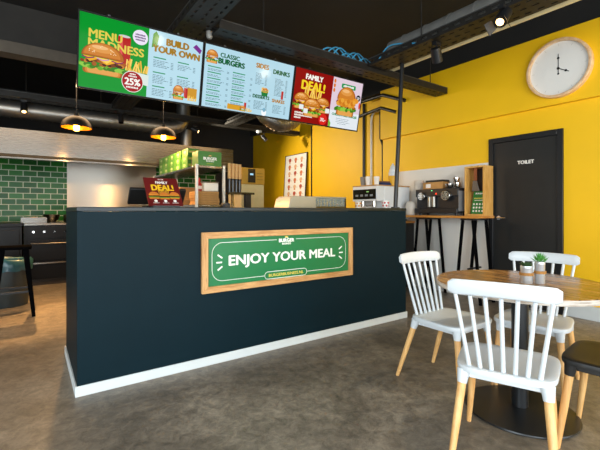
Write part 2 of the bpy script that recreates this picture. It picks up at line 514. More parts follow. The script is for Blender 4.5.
def cupcan(t, cx, cz, w, h, d=.003):
    t.flat(rrect(cx-w/2, cx+w/2, cz-h/2, cz+h/2, w*.15), d, G('#b3201c'))
    t.rect(cx-w*.32, cx-w*.12, cz-h*.45, cz+h*.45, d+.0004, G('#d9534a'))
    t.ell(cx, cz+h/2, w*.45, w*.1, d+.0006, G('#c9c9c9'))
def strokes(t, cu, v, w, h, d, m, n=6):
    """print too small to read: a row of letter-sized strokes"""
    p = w/n
    for i in range(n): t.rect(cu-w/2+p*i, cu-w/2+p*(i+.78), v, v+h*(1 if i % 3 else .85), d, m)
def menu_lines(t, u0, u1, vtop, rows, step=.0125, col='#4c6a78', d=.003, head='#2a8f60', seed=1, price=True):
    rs = random.Random(seed)
    if head: t.rect(u0, u0+(u1-u0)*.62, vtop+.008, vtop+.017, d, G(head))
    for r in range(rows):
        v = vtop-step*(r+1)
        x = u0; end = u0+(u1-u0)*rs.uniform(.45, .8)
        while x < end:
            w = rs.uniform(.012, .03); t.rect(x, min(x+w, end), v, v+.0042, d, G(col)); x += w+.005
        if price: t.rect(u1-.022, u1, v, v+.0042, d, G(col))
def screen(i, label):
    x0 = SX[i]
    r = thing('menu_screen', label, 'screen', (x0, 3.60, 2.176), 0, 'menu screens hanging above the counter', rx=math.radians(12))
    r.scale = (1, 1, 1.045)
    MB(BLKGLOSS).box(.002, SWD-.002, .0, .05, 0, SHT).build('housing', r, bevel=.003)
    mb = MB(M('matt black bezel', '#0b0b0c', .6, spec=.2))
    b = .011
    mb.box(.002, SWD-.002, -.006, 0, 0, b).box(.002, SWD-.002, -.006, 0, SHT-b, SHT).box(.002, .002+b, -.006, 0, b, SHT-b).box(SWD-.002-b, SWD-.002, -.006, 0, b, SHT-b)
    mb.build('bezel', r)
    mb = MB(BLK); mb.box(.22, .24, .05, .065, .1, .60).box(SWD-.24, SWD-.22, .05, .065, .1, .60)
    mb.build('bracket', r)
    return r
SX = [.306+SWD*i for i in range(3)]
IB = .013
sc1 = screen(0, 'left menu screen with a green burger offer beside the build your own list')
t = MB(); t.rect(IB, .54, IB, SHT-IB, .001, G('#07922a')); t.rect(.54, SWD-IB, IB, SHT-IB, .001, G('#b4d8e6')); t.build('display', sc1, smooth=0, label='lit display half green and half pale blue')
t = MB(G('#dfc94e')); t.text('MENU', .075, .395, .088, .0036, bold=.03, align='LEFT', wide=1.05); t.text('MADNESS', .072, .325, .088, .0036, bold=.03, align='LEFT', wide=1.12); t.build('headline', sc1, smooth=0, label='yellow MENU MADNESS headline')
t = MB(); cupcan(t, .345, .335, .10, .24, .0024); t.build('drink_picture', sc1, smooth=0)
t = MB(); fries(t, .45, .22, .17, .0026); t.flat([(.39, .12), (.55, .10), (.552, .19), (.38, .2)], .0024, G('#d8e4dc')); t.build('fries_picture', sc1, smooth=0)
t = MB(); burger(t, .19, .245, .33, .005, True, .93); t.build('burger_picture', sc1, smooth=0)
t = MB(G('#e6dff0')); t.ell(.47, .475, .062, .058, .003); 
for j in range(3): strokes(t, .47, .488-.02*j, (.08, .09, .075)[j], .012, .0035, G('#59306e'), 8)
t.build('round_badge', sc1, smooth=0, label='white round badge')
t = MB(); t.ell(.42, .115, .088, .085, .0100, G('#e9e9e0')); t.ell(.42, .115, .083, .080, .0104, G('#a01216')); t.text('25%', .42, .088, .076, .0108, G('#f4f0e8'), bold=.04)
strokes(t, .42, .170, .05, .011, .0108, G('#f4f0e8'), 4); strokes(t, .42, .152, .07, .011, .0108, G('#f4f0e8'), 6); strokes(t, .42, .062, .10, .014, .0108, G('#f4f0e8'), 8); t.build('discount_badge', sc1, smooth=0, label='red round 25% badge')
t = MB(G('#a0761a')); t.text('BUILD', .79, .465, .075, .002, bold=.06); t.text('YOUR OWN', .79, .395, .075, .002, bold=.06); t.build('headline', sc1, smooth=0, label='ochre BUILD YOUR OWN headline')
t = MB()
for a, (u0, u1) in enumerate(((.585, .76), (.80, .965))):
    for b_, (v, rws) in enumerate(((.335, 5), (.215, 6), (.10, 5))):
        if a == 1 and b_ == 2: continue
        menu_lines(t, u0, u1, v, rws-(a and 1), seed=a*5+b_)
t.build('menu_lettering', sc1, smooth=0)
t = MB(); burger(t, .82, .095, .105, .003, False, 1.5); cupcan(t, .89, .10, .035, .09, .0026); t.flat(rrect(.88, .995, .06, .15, .005), .0022, G('#c98f1c')); fries(t, .95, .05, .08, .0028); t.build('burger_picture', sc1, smooth=0)
t = MB(G('#5f9a3a')); t.flat([(.565, .42), (.61, .44), (.625, .52), (.60, .555), (.575, .53), (.57, .48)], .002); t.build('lettuce_picture', sc1, smooth=0)
t = MB(G('#7a2f8a')); t.flat([(.93, .50), (1.0, .455), (1.015, .49), (.96, .53)], .002); t.build('onion_picture', sc1, smooth=0)

sc2 = screen(1, 'middle menu screen listing classic burgers, sides, drinks and desserts')
t = MB(); t.rect(IB, SWD-IB, IB, SHT-IB, .001, G('#b0d5e4')); t.build('display', sc2, smooth=0, label='lit pale blue display')
t = MB(G('#1a5f38')); t.text('CLASSIC', .27, .478, .055, .002, bold=.04); t.text('BURGERS', .29, .42, .068, .002, bold=.06); t.build('headline', sc2, smooth=0, label='green CLASSIC BURGERS headline')
t = MB(G('#b07a22')); t.text('SIDES', .635, .462, .062, .002, bold=.05); t.build('headline', sc2, smooth=0, label='ochre SIDES headline')
t = MB(G('#b07a22')); t.text('SHAKES', .865, .163, .046, .002, bold=.05); t.build('headline', sc2, smooth=0, label='ochre SHAKES headline')
t = MB(G('#1a5f38')); t.text('DRINKS', .87, .44, .06, .002, bold=.05); t.build('headline', sc2, smooth=0, label='green DRINKS headline')
t = MB(G('#1a5f38')); t.text('DESSERTS', .65, .175, .046, .002, bold=.05); t.build('headline', sc2, smooth=0, label='green DESSERTS headline')
t = MB(); burger(t, .085, .465, .12, .003, True, 1.25); t.build('burger_picture', sc2, smooth=0)
t = MB()
for c in range(2):
    for r in range(7 if c == 0 else 6):
        v = .365-.052*r-(.012 if c else 0)
        menu_lines(t, .05+.26*c, .27+.26*c, v, 2, step=.011, seed=r+c*9)
menu_lines(t, .565, .70, .42, 9, head=None, seed=31); menu_lines(t, .80, .955, .405, 14, head=None, seed=32)
menu_lines(t, .57, .73, .155, 7, head=None, seed=33); menu_lines(t, .80, .965, .143, 7, head=None, seed=34)
t.build('menu_lettering', sc2, smooth=0)
t = MB(); t.flat([(.655, .205), (.72, .205), (.73, .25), (.645, .25)], .002, G('#1f7a3a')); fries(t, .688, .255, .08, .0024); burger(t, .69, .262, .06, .004, False); t.build('snack_picture', sc2, smooth=0)
t = MB(); cupcan(t, .905, .245, .028, .085); t.build('drink_picture', sc2, smooth=0)
t = MB(); t.flat(rrect(.28, .44, .025, .075, .006), .002, G('#d49a2a')); burger(t, .45, .05, .07, .003, False); cupcan(t, .475, .08, .025, .06, .0026); fries(t, .52, .035, .06, .0026); t.build('menu_picture', sc2, smooth=0)
t = MB(G('#f2f6f8')); t.ell(.70, .045, .03, .035, .002); t.ell(.70, .07, .02, .02, .0024, G('#7fb0c8')); t.build('dessert_picture', sc2, smooth=0)

sc3 = screen(2, 'right menu screen with a red family deal beside a fried chicken burger')
t = MB(); t.rect(IB, .55, IB, SHT-IB, .001, G('#8c0c0d')); t.rect(.55, SWD-IB, IB, SHT-IB, .001, G('#dcc8d6')); t.rect(.55, SWD-IB, IB, .20, .0014, G('#dfe6ec')); t.build('display', sc3, smooth=0, label='lit display half red and half pale pink')
t = MB(G('#f2efe6')); t.text('FAMILY', .275, .468, .075, .002, bold=.05); strokes(t, .165, .098, .22, .018, .002, None, 15); strokes(t, .18, .072, .25, .018, .002, None, 17); strokes(t, .10, .046, .09, .018, .002, None, 6); t.build('headline', sc3, smooth=0, label='white FAMILY headline and small print')
t = MB(G('#f0d028')); t.text('DEAL!', .275, .36, .128, .002, bold=.045); t.build('headline', sc3, smooth=0, label='yellow DEAL! headline')
t = MB(); fries(t, .275, .31, .22, .0024); t.build('fries_picture', sc3, smooth=0)
for u, v, w in ((.13, .235, .22), (.43, .225, .21), (.28, .18, .25)):
    t = MB(); burger(t, u, v, w, .004 if w < .24 else .0065, True); t.build('burger_picture', sc3, smooth=0)
t = MB(G('#e4e8e8'))
for u, v in ((.10, .145), (.165, .11), (.475, .15)): t.flat(rrect(u, u+.06, v, v+.05, .008), .0125)
t.build('cup_picture', sc3, smooth=0)
t = MB(); t.ell(.455, .075, .062, .062, .0125, G('#d6241c')); t.text('33,-', .455, .055, .05, .0130, G('#f4f0e8'), bold=.04); t.build('price_badge', sc3, smooth=0, label='red round price badge')
t = MB(); t.flat(rrect(.685, .91, .462, .512, .012), .002, G('#12904c')); strokes(t, .798, .477, .17, .022, .0024, G('#f4f4ee'), 9); t.build('name_label', sc3, smooth=0, label='green name label')
t = MB(); burger(t, .785, .32, .31, .003, False, 1.35)
t.flat(rrect(.65, .93, .26, .35, .03), .0080, G('#d98a2a')); t.ell(.93, .345, .05, .03, .0083, G('#e0912a'));
for i in range(9): t.ell(.655+.032*i, .285+.02*(i % 3), .026, .024, .0086+.00005*i, G('#c9781f' if i % 2 else '#e3a03a'))
t.build('burger_picture', sc3, smooth=0)
t = MB(); t.ell(.975, .385, .036, .036, .002, G('#232323')); strokes(t, .975, .385, .045, .012, .0024, G('#eeeeee'), 4); strokes(t, .975, .368, .035, .010, .0024, G('#eeeeee'), 3); t.build('round_badge', sc3, smooth=0, label='black round badge')
t = MB(G('#d9752a')); 
for v in (.52, .47, .42): t.ell(.578, v, .016, .022, .002)
t.ell(1.008, .30, .014, .04, .002, G('#d9482a')); t.build('spice_picture', sc3, smooth=0)
t = MB(G('#178a4a')); t.text('CHICKEN FRIED BURGER', .79, .147, .036, .002, bold=.05); t.flat([(.55, .013), (.55, .10), (.585, .05), (.58, .013)], .002, G('#6cb52c')); t.build('headline', sc3, smooth=0, label='green burger name')
t = MB()
for r in range(4): menu_lines(t, .66+.03*(r > 2), .99, .128-.019*r, 1, step=.014, head=None, seed=40+r, price=False)
t.build('menu_lettering', sc3, smooth=0)

# ------------------------------------------------------------------ cable trays, ducts, pipes
def tray(name, label, x0, x1, y0, y1, z=2.86, hgt=.075, along='x', holes=True, rods=()):
    r = thing(name, label, 'cable tray', (0, 0, 0), 0, 'cable trays under the ceiling')
    b = MB(TRAYM)
    th = .006
    L_ = (x1-x0) if along == 'x' else (y1-y0)
    Wd = (y1-y0) if along == 'x' else (x1-x0)
    rows = max(2, int(Wd/.075)); pitch = .10
    nseg = int(L_/pitch)
    def bx(l0, l1, w0, w1):
        if along == 'x': b.box(x0+l0, x0+l1, y0+w0, y0+w1, z, z+th)
        else: b.box(x0+w0, x0+w1, y0+l0, y0+l1, z, z+th)
    if holes:
        sw = .02
        for i in range(rows):
            w0 = Wd*i/rows; w1 = Wd*(i+1)/rows; wc = (w0+w1)/2
            bx(0, L_, w0, wc-sw/2); bx(0, L_, wc+sw/2, w1)
            for j in range(nseg):
                bx(j*pitch, j*pitch+.045, wc-sw/2, wc+sw/2)
            bx(nseg*pitch, L_, wc-sw/2, wc+sw/2)
    else: bx(0, L_, 0, Wd)
    b.build('base', r, smooth=0)
    for sd in (0, 1):
        s_ = MB(TRAYM)
        if along == 'x':
            y = y0 if sd == 0 else y1-th
            s_.box(x0, x1, y, y+th, z+th, z+hgt); s_.box(x0, x1, y-.004, y+th+.004, z+hgt, z+hgt+.008, TRAYRIM)
        else:
            x = x0 if sd == 0 else x1-th
            s_.box(x, x+th, y0, y1, z+th, z+.03); s_.box(x, x+th, y0, y1, z+.055, z+hgt); [s_.box(x, x+th, y0+.12*q, y0+.12*q+.05, z+.03, z+.055) for q in range(int((y1-y0)/.12)+1) if y0+.12*q+.05 <= y1]; s_.box(x-.004, x+th+.004, y0, y1, z+hgt, z+hgt+.008, TRAYRIM)
        s_.build('side_rail', r)
    for (x, y) in rods:
        MB(TRAYM).cyl((x, y, z+.005), (x, y, 3.55), .006, n=8).build('hanger_rod', r)
    return r
tray('cable_tray', 'perforated tray running above the menu screens to the yellow wall', 1.392, 4.80, 3.24, 3.44, z=2.815, along='x', rods=((1.9, 3.34), (4.55, 3.34)))
tray('cable_tray', 'wide tray passing overhead behind the left menu screen into the kitchen', 1.10, 1.38, .4, 6.98, along='y', rods=((1.24, 1.4), (1.24, 5.2)))
t3 = tray('cable_tray', 'slotted tray carrying a grey duct overhead between the screens and round clock', 3.23, 3.53, .2, 3.22, along='y', rods=((3.26, 2.5), (3.26, 1.6)))
tray('cable_tray', 'dark tray running across the kitchen above the extractor hood', -2.9, 4.9, 7.0, 7.2, z=2.84, along='x', rods=((-.05, 7.1), (2.6, 7.1)))
tray('cable_tray', 'short tray running towards the kitchen below the right menu screen', 3.1, 3.34, 5.5, 6.98, z=2.84, along='y', rods=((3.2, 6.2),))

def duct(pts, r, name, label, m=GALV, ring=.12, n=20, rr=1.02, cat='duct', hang=()):
    b = MB(m); b.tube(pts, r, n)
    o = b.build(name); tag(o, label, cat)
    # ribs
    P = [Vector(p) for p in pts]; acc = 0; rb = MB(m)
    for a, c in zip(P[:-1], P[1:]):
        seg_ = (c-a).length; dd = (c-a).normalized(); s_ = ring-acc
        while s_ < seg_:
            q = a+dd*s_; rb.cyl(q-dd*.008, q+dd*.008, r*rr+.004, n=n); s_ += ring
        acc = (acc+seg_) % ring
    rb.build('seam_rib', o)
    for hx, hy, hz in hang:
        MB(TRAYM).cyl((hx, hy, hz), (hx, hy, 3.55), .006, n=8).build('hanger_rod', o)
    return o
duct([(-3.2, 7.42, 2.74), (2.05, 7.42, 2.74)]+spline([(2.2, 7.42, 2.75), (2.34, 7.42, 2.81), (2.42, 7.42, 2.95), (2.44, 7.42, 3.2), (2.44, 7.42, 3.54)], 4), .13, 'spiral_duct', 'long silver spiral duct running above the extractor hood', ring=.14, hang=((-1, 7.42, 2.875), (1.0, 7.42, 2.875)))
duct(spline([(2.55, 6.3, 3.54), (2.66, 5.75, 3.0), tuple(at(258, 103, Y=5.25)), tuple(at(267, 116, Y=5.0)), tuple(at(282, 123, Y=4.95)), tuple(at(296, 116, Y=5.0)), tuple(at(303, 98, Y=5.5)), tuple(at(305, 88, Y=6.0)), (3.85, 6.5, 3.54)]), .13, 'flexible_duct', 'sagging silver flexible duct below the right menu screen', ring=.05)
duct(spline([(2.6, 7.75, 2.372), (2.6, 7.75, 2.6), (2.6, 7.75, 2.8)], 3), .11, 'flue_pipe', 'short upright silver flue above the extractor hood', ring=.2)
duct([(3.41, .0, 2.99), (3.41, 3.0, 2.99)], .12, 'spiral_duct', 'grey spiral duct lying in the tray above the round table', m=M('grey duct', '#7d7c78', .5, .4, var=.12), ring=.28)
tag(MB(M('cream lit pipe', '#e6d6a8', .4, var=.05)).tube([(3.68, .0, 2.93), (3.68, 3.3, 2.93)], .035, 14).build('ceiling_pipe'), 'cream lit pipe running beside the tray above the round table', 'pipe')  # cream tone paints in the light reflected off the yellow wall
# pole from counter to tray
pl = thing('support_pole', 'thin black pole rising from the counter right end to the tray', 'pole', (3.385, 2.95, CZ))
MB(BLK).tube([(0, 0, .002), (.115, 0, 1.655)], .024, 14).build('pole', pl)
MB(BLK).cyl((0, 0, 0), (.0007, 0, .012), .05, n=20).build('base_flange', pl)
# blue network cables
bc = MB(M('blue cable', '#3f9ac4', .5, var=.05))
rs = random.Random(11)
for i in range(7):
    x = 2.55+.09*i
    bc.tube(spline([(x, 3.30, 2.875), (x+.1, 3.28, 2.95+.02*(i % 3)), (x+.25, 3.34, 2.99+.015*((i*2) % 3)), (x+.4, 3.36, 2.93), (x+.55, 3.33, 2.875)], 6), .008, 6)
bc.tube(spline([(3.255, 3.1, 2.875), (3.255, 2.95, 2.99), (3.25, 2.75, 2.96), (3.255, 2.5, 2.875)], 6), .008, 6)
tag(bc.build('network_cable_bundle'), 'bright blue network cables looped on the tray by the right screen', 'cables')

def onwall(px, py, X):
    a = (px-300)/385; dd = X/(.819*a+.574)
    return (X, dd*(-.574*a+.819), CH+(210-py)*dd/385)
XW = XR2-.02
def pipe(pix, r, m, name, label, X=XW):
    tag(MB(m).tube([onwall(x, y, X) for x, y in pix], r, 10).build(name), label, 'pipe')
pipe([(364, 207), (364, 130), (364, 104)], .028, BLK, 'conduit', 'thick black vertical pipe on the yellow wall')
pipe([(371.3, 186), (371.3, 122), (372.2, 115), (375, 111.5), (382, 110)], .02, M('white conduit', '#d8d6cf', .4), 'conduit', 'white vertical pipe bending at its top on the yellow wall')
pipe([(383, 190), (383, 145), (380.5, 138), (380.5, 112)], .022, TRAYM, 'conduit', 'grey jogged pipe nearest the wall corner')
pipe([(358, 103), (383, 95), (405, 100.5)], .03, BLK, 'conduit', 'black pipe running level below the ceiling then down to the right', 4.84)
pipe([(358, 117), (381, 108), (396, 112)], .028, BLK, 'conduit', 'lower black level pipe below the ceiling', 4.86)
tag(MB(BLK).box(XR2-.012, XR2, 6.70, 6.73, 1.25, 3.0).build('wall_strip'), 'thin black cover strip upright on the yellow wall above the leaning poster', 'strip')

# ------------------------------------------------------------------ lamps
BRASS = M('brass inner shade', '#e09a1c', .35, .35, var=.05)
def pendant(loc, label):
    r = thing('pendant_lamp', label, 'lamp', loc, 0, 'dome pendants in the kitchen')
    prof = [(.178, 0), (.176, .03), (.16, .075), (.125, .115), (.075, .142), (.03, .152), (.028, .19), (.0, .19)]
    MB(M('black dome shade', '#15130f', .5, var=.1, spec=.3)).lathe(prof, n=36).build('lamp_shade', r, smooth=60)
    inner = [(.172, .002), (.168, .03), (.152, .07), (.118, .107), (.07, .132), (.0, .138)]
    MB(BRASS).lathe(inner, n=36).build('shade_lining', r, smooth=60, label='brass shade lining')
    MB(glow('warm bulb', '#ffb540', 45)).lathe([(0, -.042), (.028, -.032), (.038, -.004), (.03, .04), (.015, .095), (.0, .13)], n=18).build('bulb', r, smooth=60)
    MB(BLK).cyl((0, 0, .185), (0, 0, 3.549-loc[2]), .004, n=8).build('cord', r)
    li = bpy.data.lights.new('pendant light', 'SPOT'); li.energy = 90; li.color = (1, .55, .2); li.shadow_soft_size = .04; li.spot_size = math.radians(174); li.spot_blend = .3
    lo = bpy.data.objects.new('pendant_light', li); COL.objects.link(lo); lo.location = (loc[0], loc[1], loc[2]-.05)
    return r
p = at(76.5, 128, Y=5.72); pendant(tuple(p), 'left brass lined black dome pendant hanging before the extractor hood')
p = at(163.5, 137.5, Y=5.76); pendant(tuple(p), 'right brass lined black dome pendant nearer the green boxes')

def spot(loc, aim, label, lit=False, top=2.86, power=60, col=(1, .88, .68), size=.05, ang=70):
    r = thing('track_spotlight', label, 'spotlight', loc, 0, 'track spotlights')
    d = (Vector(aim)-Vector(loc)).normalized()
    c = Vector((0, 0, 0))
    MB(BLK).cyl(c-d*.07, c+d*.07, size, size*1.05, 20).build('lamp_head', r)
    MB(glow('spot lens', '#ffcf86', 7) if lit else BLKGLOSS).cyl(c+d*.0705, c+d*.073, size*(.62 if lit else .85), n=20).build('lens', r)
    if size == .05 and lit:
        q = d.cross(Vector((0, 0, 1))).normalized(); w_ = q.cross(d)
        for sg_ in (1, -1):
            f = MB(BLK); a0 = d*.072+q*sg_*size*1.05; a1 = a0+d*.06+q*sg_*.035
            f.add([a0-w_*.045, a0+w_*.045, a1+w_*.055, a1-w_*.055]+[v+q*sg_*.003 for v in (a0-w_*.045, a0+w_*.045, a1+w_*.055, a1-w_*.055)], [(0, 1, 2, 3), (7, 6, 5, 4), (0, 4, 5, 1), (1, 5, 6, 2), (2, 6, 7, 3), (3, 7, 4, 0)]); f.build('barn_door', r, smooth=0)
    b = MB(BLK); b.cyl((0, 0, 0), (0, 0, top-loc[2]-.02), .012, n=10); b.box(-.04, .04, -.025, .025, top-loc[2]-.03, top-loc[2])
    b.build('stem', r)
    if lit:
        li = bpy.data.lights.new('spot', 'SPOT'); li.energy = power; li.color = col; li.spot_size = math.radians(ang); li.spot_blend = .6; li.shadow_soft_size = .04
        lo = bpy.data.objects.new('spot_light', li); COL.objects.link(lo); lo.location = Vector(loc)+d*.085
        lo.rotation_euler = d.to_track_quat('-Z', 'Y').to_euler()
    return r
s1 = at(503, 17, Z=2.77)
spot(tuple(s1), (1.4, 1.7, .7), 'lit spotlight on the tray nearest the round clock', True, power=70)
s2 = at(436.5, 55, Z=2.74)
spot(tuple(s2), (4.9, 3.0, .5), 'unlit black spotlight under the tray before the yellow wall')
s3 = at(195, 130, Z=2.74)
spot(tuple(s3), (4.9, 6.0, 1.6), 'lit kitchen spotlight right of the second pendant', True, top=2.84, power=220, size=.04, ang=110)
s4 = at(264, 138, Z=2.70)
spot(tuple(s4), (4.6, 6.0, 1.5), 'black spotlight beside the white dome camera', top=2.84, size=.04)
s5 = at(24, 108, Z=2.72)
spot(tuple(s5), (-.1, 5.75, 0), 'spotlight at the far left under the kitchen tray', True, top=2.84, power=600, col=(1, .5, .16), size=.045, ang=46)
s6 = at(121, 119, Z=2.70)
spot(tuple(s6), (1.2, 6, .2), 'black kitchen spotlight between the two pendants', top=2.84, size=.04)
# dome camera
p = at(256, 135, Z=2.76); p.y = 7.05; p.z = 2.764
r = thing('security_camera', 'small white dome camera under the kitchen tray end', 'camera', tuple(p))
MB(WHT).cyl((0, 0, .02), (0, 0, .066), .06, n=24).build('housing', r, bevel=.005); MB(BLK).box(-.03, .03, -.05, .15, .0662, .0757).build('bracket', r)
MB(BLKGLOSS).lathe([(0, -.035), (.025, -.028), (.042, -.008), (.046, .0195)], n=24).build('dome', r)
p = at(209.5, 38, Z=2.80)
r = thing('smoke_detector', 'small grey ceiling sensor above the middle menu screen', 'sensor', tuple(p))
MB(M('grey sensor', '#77746e', .5)).lathe([(0, -.012), (.02, -.008), (.03, .012), (.03, .059)], n=24).build('sensor_body', r)

# ------------------------------------------------------------------ wall clock
ck = onwall(559.5, 69, XR-.061)
r = thing('wall_clock', 'large round white wall clock with a light wood rim, showing four', 'clock', ck, -PI/2)
R_ = .325
CW = wood('birch rim', '#d7a877', '#e8c79c', None, (9, 9, 9), .45)
MB(CW).lathe([(R_-.03, -.062), (R_-.012, -.068), (R_, -.062), (R_, 0), (R_-.03, 0), (R_-.03, -.062)], n=64, axis='y').build('rim', r, smooth=50)
MB(M('clock face', '#e9e6df', .5, var=.01)).cyl((0, -.03, 0), (0, -.002, 0), R_-.031, n=64).build('face', r)
t = MB(M('faint tick', '#c9c5bb', .5))
for i in range(12):
    a = PI/2-i*PI/6
    t.line([((R_-.075)*math.cos(a), (R_-.075)*math.sin(a)), ((R_-.05)*math.cos(a), (R_-.05)*math.sin(a))], .004, .0306)
t.build('hour_mark', r, smooth=0)
def hand(ang, l, back, dd):
    b = MB(BLK)
    c, s_ = math.cos(ang), math.sin(ang)
    b.line([(-back*c, -back*s_), (l*c, l*s_)], .008, dd); b.ell(l*.72*c, l*.72*s_, .013, .013, dd+.0004); b.ell(-back*c, -back*s_, .011, .011, dd+.0004)
    b.ell(0, 0, .014, .014, dd+.0004)
    return b
hand(PI/2, .16, .06, .033).build('minute_hand', r, smooth=0)
hand(PI/2-PI*2/3*1.0, .12, .0, .036).build('hour_hand', r, smooth=0)

# ------------------------------------------------------------------ kitchen wall: hood, bench
hd = thing('extractor_hood', 'long brushed steel extractor hood across the kitchen wall', 'hood', (0, 7.0, 0))
b = MB(STEEL); b.box(-3.0, 3.29, 0, .02, 2.0, 2.37).box(-3.0, 3.29, .021, 1.17, 2.35, 2.37).box(-3.0, -2.98, .021, 1.17, 1.96, 2.35).box(3.27, 3.29, .021, 1.17, 1.96, 2.35); b.build('hood_body', hd)
b = MB(STEEL); b.prism([(-.06, 1.93), (-.06, 1.95), (0, 1.999), (.02, 1.999), (.02, 1.93)], -3.0, 3.29, 'yz'); b.build('lip', hd)
b = MB(STEELV)
for i in range(12): b.box(-2.9+.5*i, -2.45+.5*i, .1, 1.1, 2.05, 2.08)
b.build('filter_panel', hd)

KBLK = M('black oven enamel', '#0b0b0b', .35, var=.1, spec=.18)
kb = thing('cooking_bench', 'steel topped cooking bench with black ovens below the green tiles', 'bench', (-.08, 7.25, 0))
MB(STEEL).box(0, 3.3, -.03, .9, .94, .975).build('worktop', kb, bevel=.003)
MB(KBLK).box(0, 3.3, 0, .9, .10, .939).build('carcass', kb)
MB(M('dark plinth', '#2a221a', .6)).box(0, 3.3, .04, .9, .002, .099).build('plinth', kb)
for i in range(3):
    o = MB(KBLK).box(.05+.62*i, .63+.62*i, -.022, -.001, .40, .70).build('oven_door', kb, bevel=.004)
    b = MB(STEEL); b.tube([(.09+.62*i, -.022, .66), (.09+.62*i, -.05, .66), (.59+.62*i, -.05, .66), (.59+.62*i, -.022, .66)], .008, 8); b.build('handle', o, label='steel bar handle')
    MB(KBLK).box(.05+.62*i, .63+.62*i, -.015, -.001, .74, .92).build('control_panel', kb, bevel=.002)
    for j in range(4):
        MB(CHROME).cyl((.12+.62*i+.14*j, -.0155, .84), (.12+.62*i+.14*j, -.04, .84), .02, .017, 14).build('knob', kb)
MB(STEEL).box(.02, 3.28, -.025, 0-.001, .34, .36).build('edge_rail', kb)
ob = thing('black_cabinet', 'black kitchen unit behind the metal stool', 'cabinet', (-1.45, 7.1, 0))
MB(KBLK).box(0, 1.35, 0, .95, .08, .93).build('body', ob, bevel=.004); MB(KBLK).box(-.01, 1.36, -.02, .95, .931, .985).build('top', ob, bevel=.004)
MB(KBLK).box(.68, 1.32, -.018, -.001, .2, .88).build('door', ob, bevel=.003); MB(KBLK).box(.03, 1.32, .05, .9, 0, .079).build('plinth', ob)

# pans on the bench
def lathe_thing(name, label, cat, loc, prof, m, group=None, n=28):
    o = MB(m).lathe(prof, n=n).build(name, smooth=50); o.location = loc; return tag(o, label, cat, group)
p = at(34, 220, Y=7.40)
r = thing('roasting_tray', 'shallow steel tray on the cooking bench below the green tiles', 'tray', (p.x, 7.40, .9752))
b = MB(STEEL); b.box(-.16, .16, -.12, .12, 0, .01).box(-.17, .17, -.13, -.12, 0, .09).box(-.17, .17, .12, .13, 0, .09).box(-.17, -.16, -.12, .12, 0, .09).box(.16, .17, -.12, .12, 0, .09); b.build('pan', r, bevel=.003)
b = MB(KRAFT2); b.lathe([(.13, .03), (.12, .06), (.05, .09), (0, .095)], n=20); b.build('contents', r, smooth=60)
p = at(51.5, 220, Y=7.72)
lathe_thing('mixing_bowl', 'round steel bowl beside the roasting tray on the cooking bench', 'bowl', (p.x, 7.72, .9752), [(0, 0), (.06, 0), (.10, .05), (.125, .12), (.13, .13), (.122, .13), (.095, .055), (.055, .008), (0, .008)], STEEL)
p = at(63, 220, Y=7.52)
r = thing('saucepan', 'small steel saucepan next to the bowl beside the counter edge', 'pan', (p.x+.10, 7.52, .9752))
MB(STEEL).lathe([(0, 0), (.09, 0), (.095, .02), (.095, .13), (.09, .13), (.088, .02), (0, .01)], n=28).build('pan_body', r, smooth=50)
MB(BLKPL).tube([(0, -.094, .11), (-.02, -.16, .13), (-.05, -.26, .14)], .011, 10).build('handle', r, label='black handle')

# stool
r = thing('metal_stool', 'black metal bar stool standing on the orange lit kitchen floor', 'stool', (-.15, 5.36, 0))
hs = .775
STOOL = M('stool paint', '#0a0a0b', .7, var=.1, spec=0.)
b = MB(STOOL); b.prism(rrect(-.165, .165, -.165, .165, .05), hs-.03, hs, 'xy'); b.build('seat', r, bevel=.008)
for sx in (-1, 1):
    for sy in (-1, 1):
        b = MB(STOOL)
        t0 = Vector((sx*.135, sy*.135, hs-.031)); t1 = Vector((sx*.20, sy*.18, .0))
        for a, c, w0, w1 in ((0, 1, .036, .026),):
            pass
        n1 = Vector((0, -sy, 0)); n2 = Vector((-sx, 0, 0)); wt, wb = .055, .034
        o_ = [t0, t0+n1*wt, t0+n1*wt+n2*.008, t0+n2*.008+n1*.008, t0+n2*wt+n1*.008, t0+n2*wt]
        q_ = [t1, t1+n1*wb, t1+n1*wb+n2*.008, t1+n2*.008+n1*.008, t1+n2*wb+n1*.008, t1+n2*wb]
        b.add(o_+q_, [(0, 1, 2, 3), (0, 3, 4, 5), (6, 9, 8, 7), (6, 11, 10, 9)]+[(i, (i+1) % 6, 6+(i+1) % 6, 6+i) for i in range(6)])
        b.build('leg', r, smooth=0)
zz = .27; ex = .135+(.20-.135)*(hs-zz)/hs-.012; ey = .135+.045*(hs-zz)/hs-.012
b = MB(BLK); b.box(-ex, ex, -ey-.006, -ey+.006, zz, zz+.02).box(-ex, ex, ey-.006, ey+.006, zz, zz+.02).box(-ex-.006, -ex+.006, -ey+.007, ey-.007, zz+.03, zz+.05).box(ex-.006, ex+.006, -ey+.007, ey-.007, zz+.03, zz+.05); b.build('footrest', r)

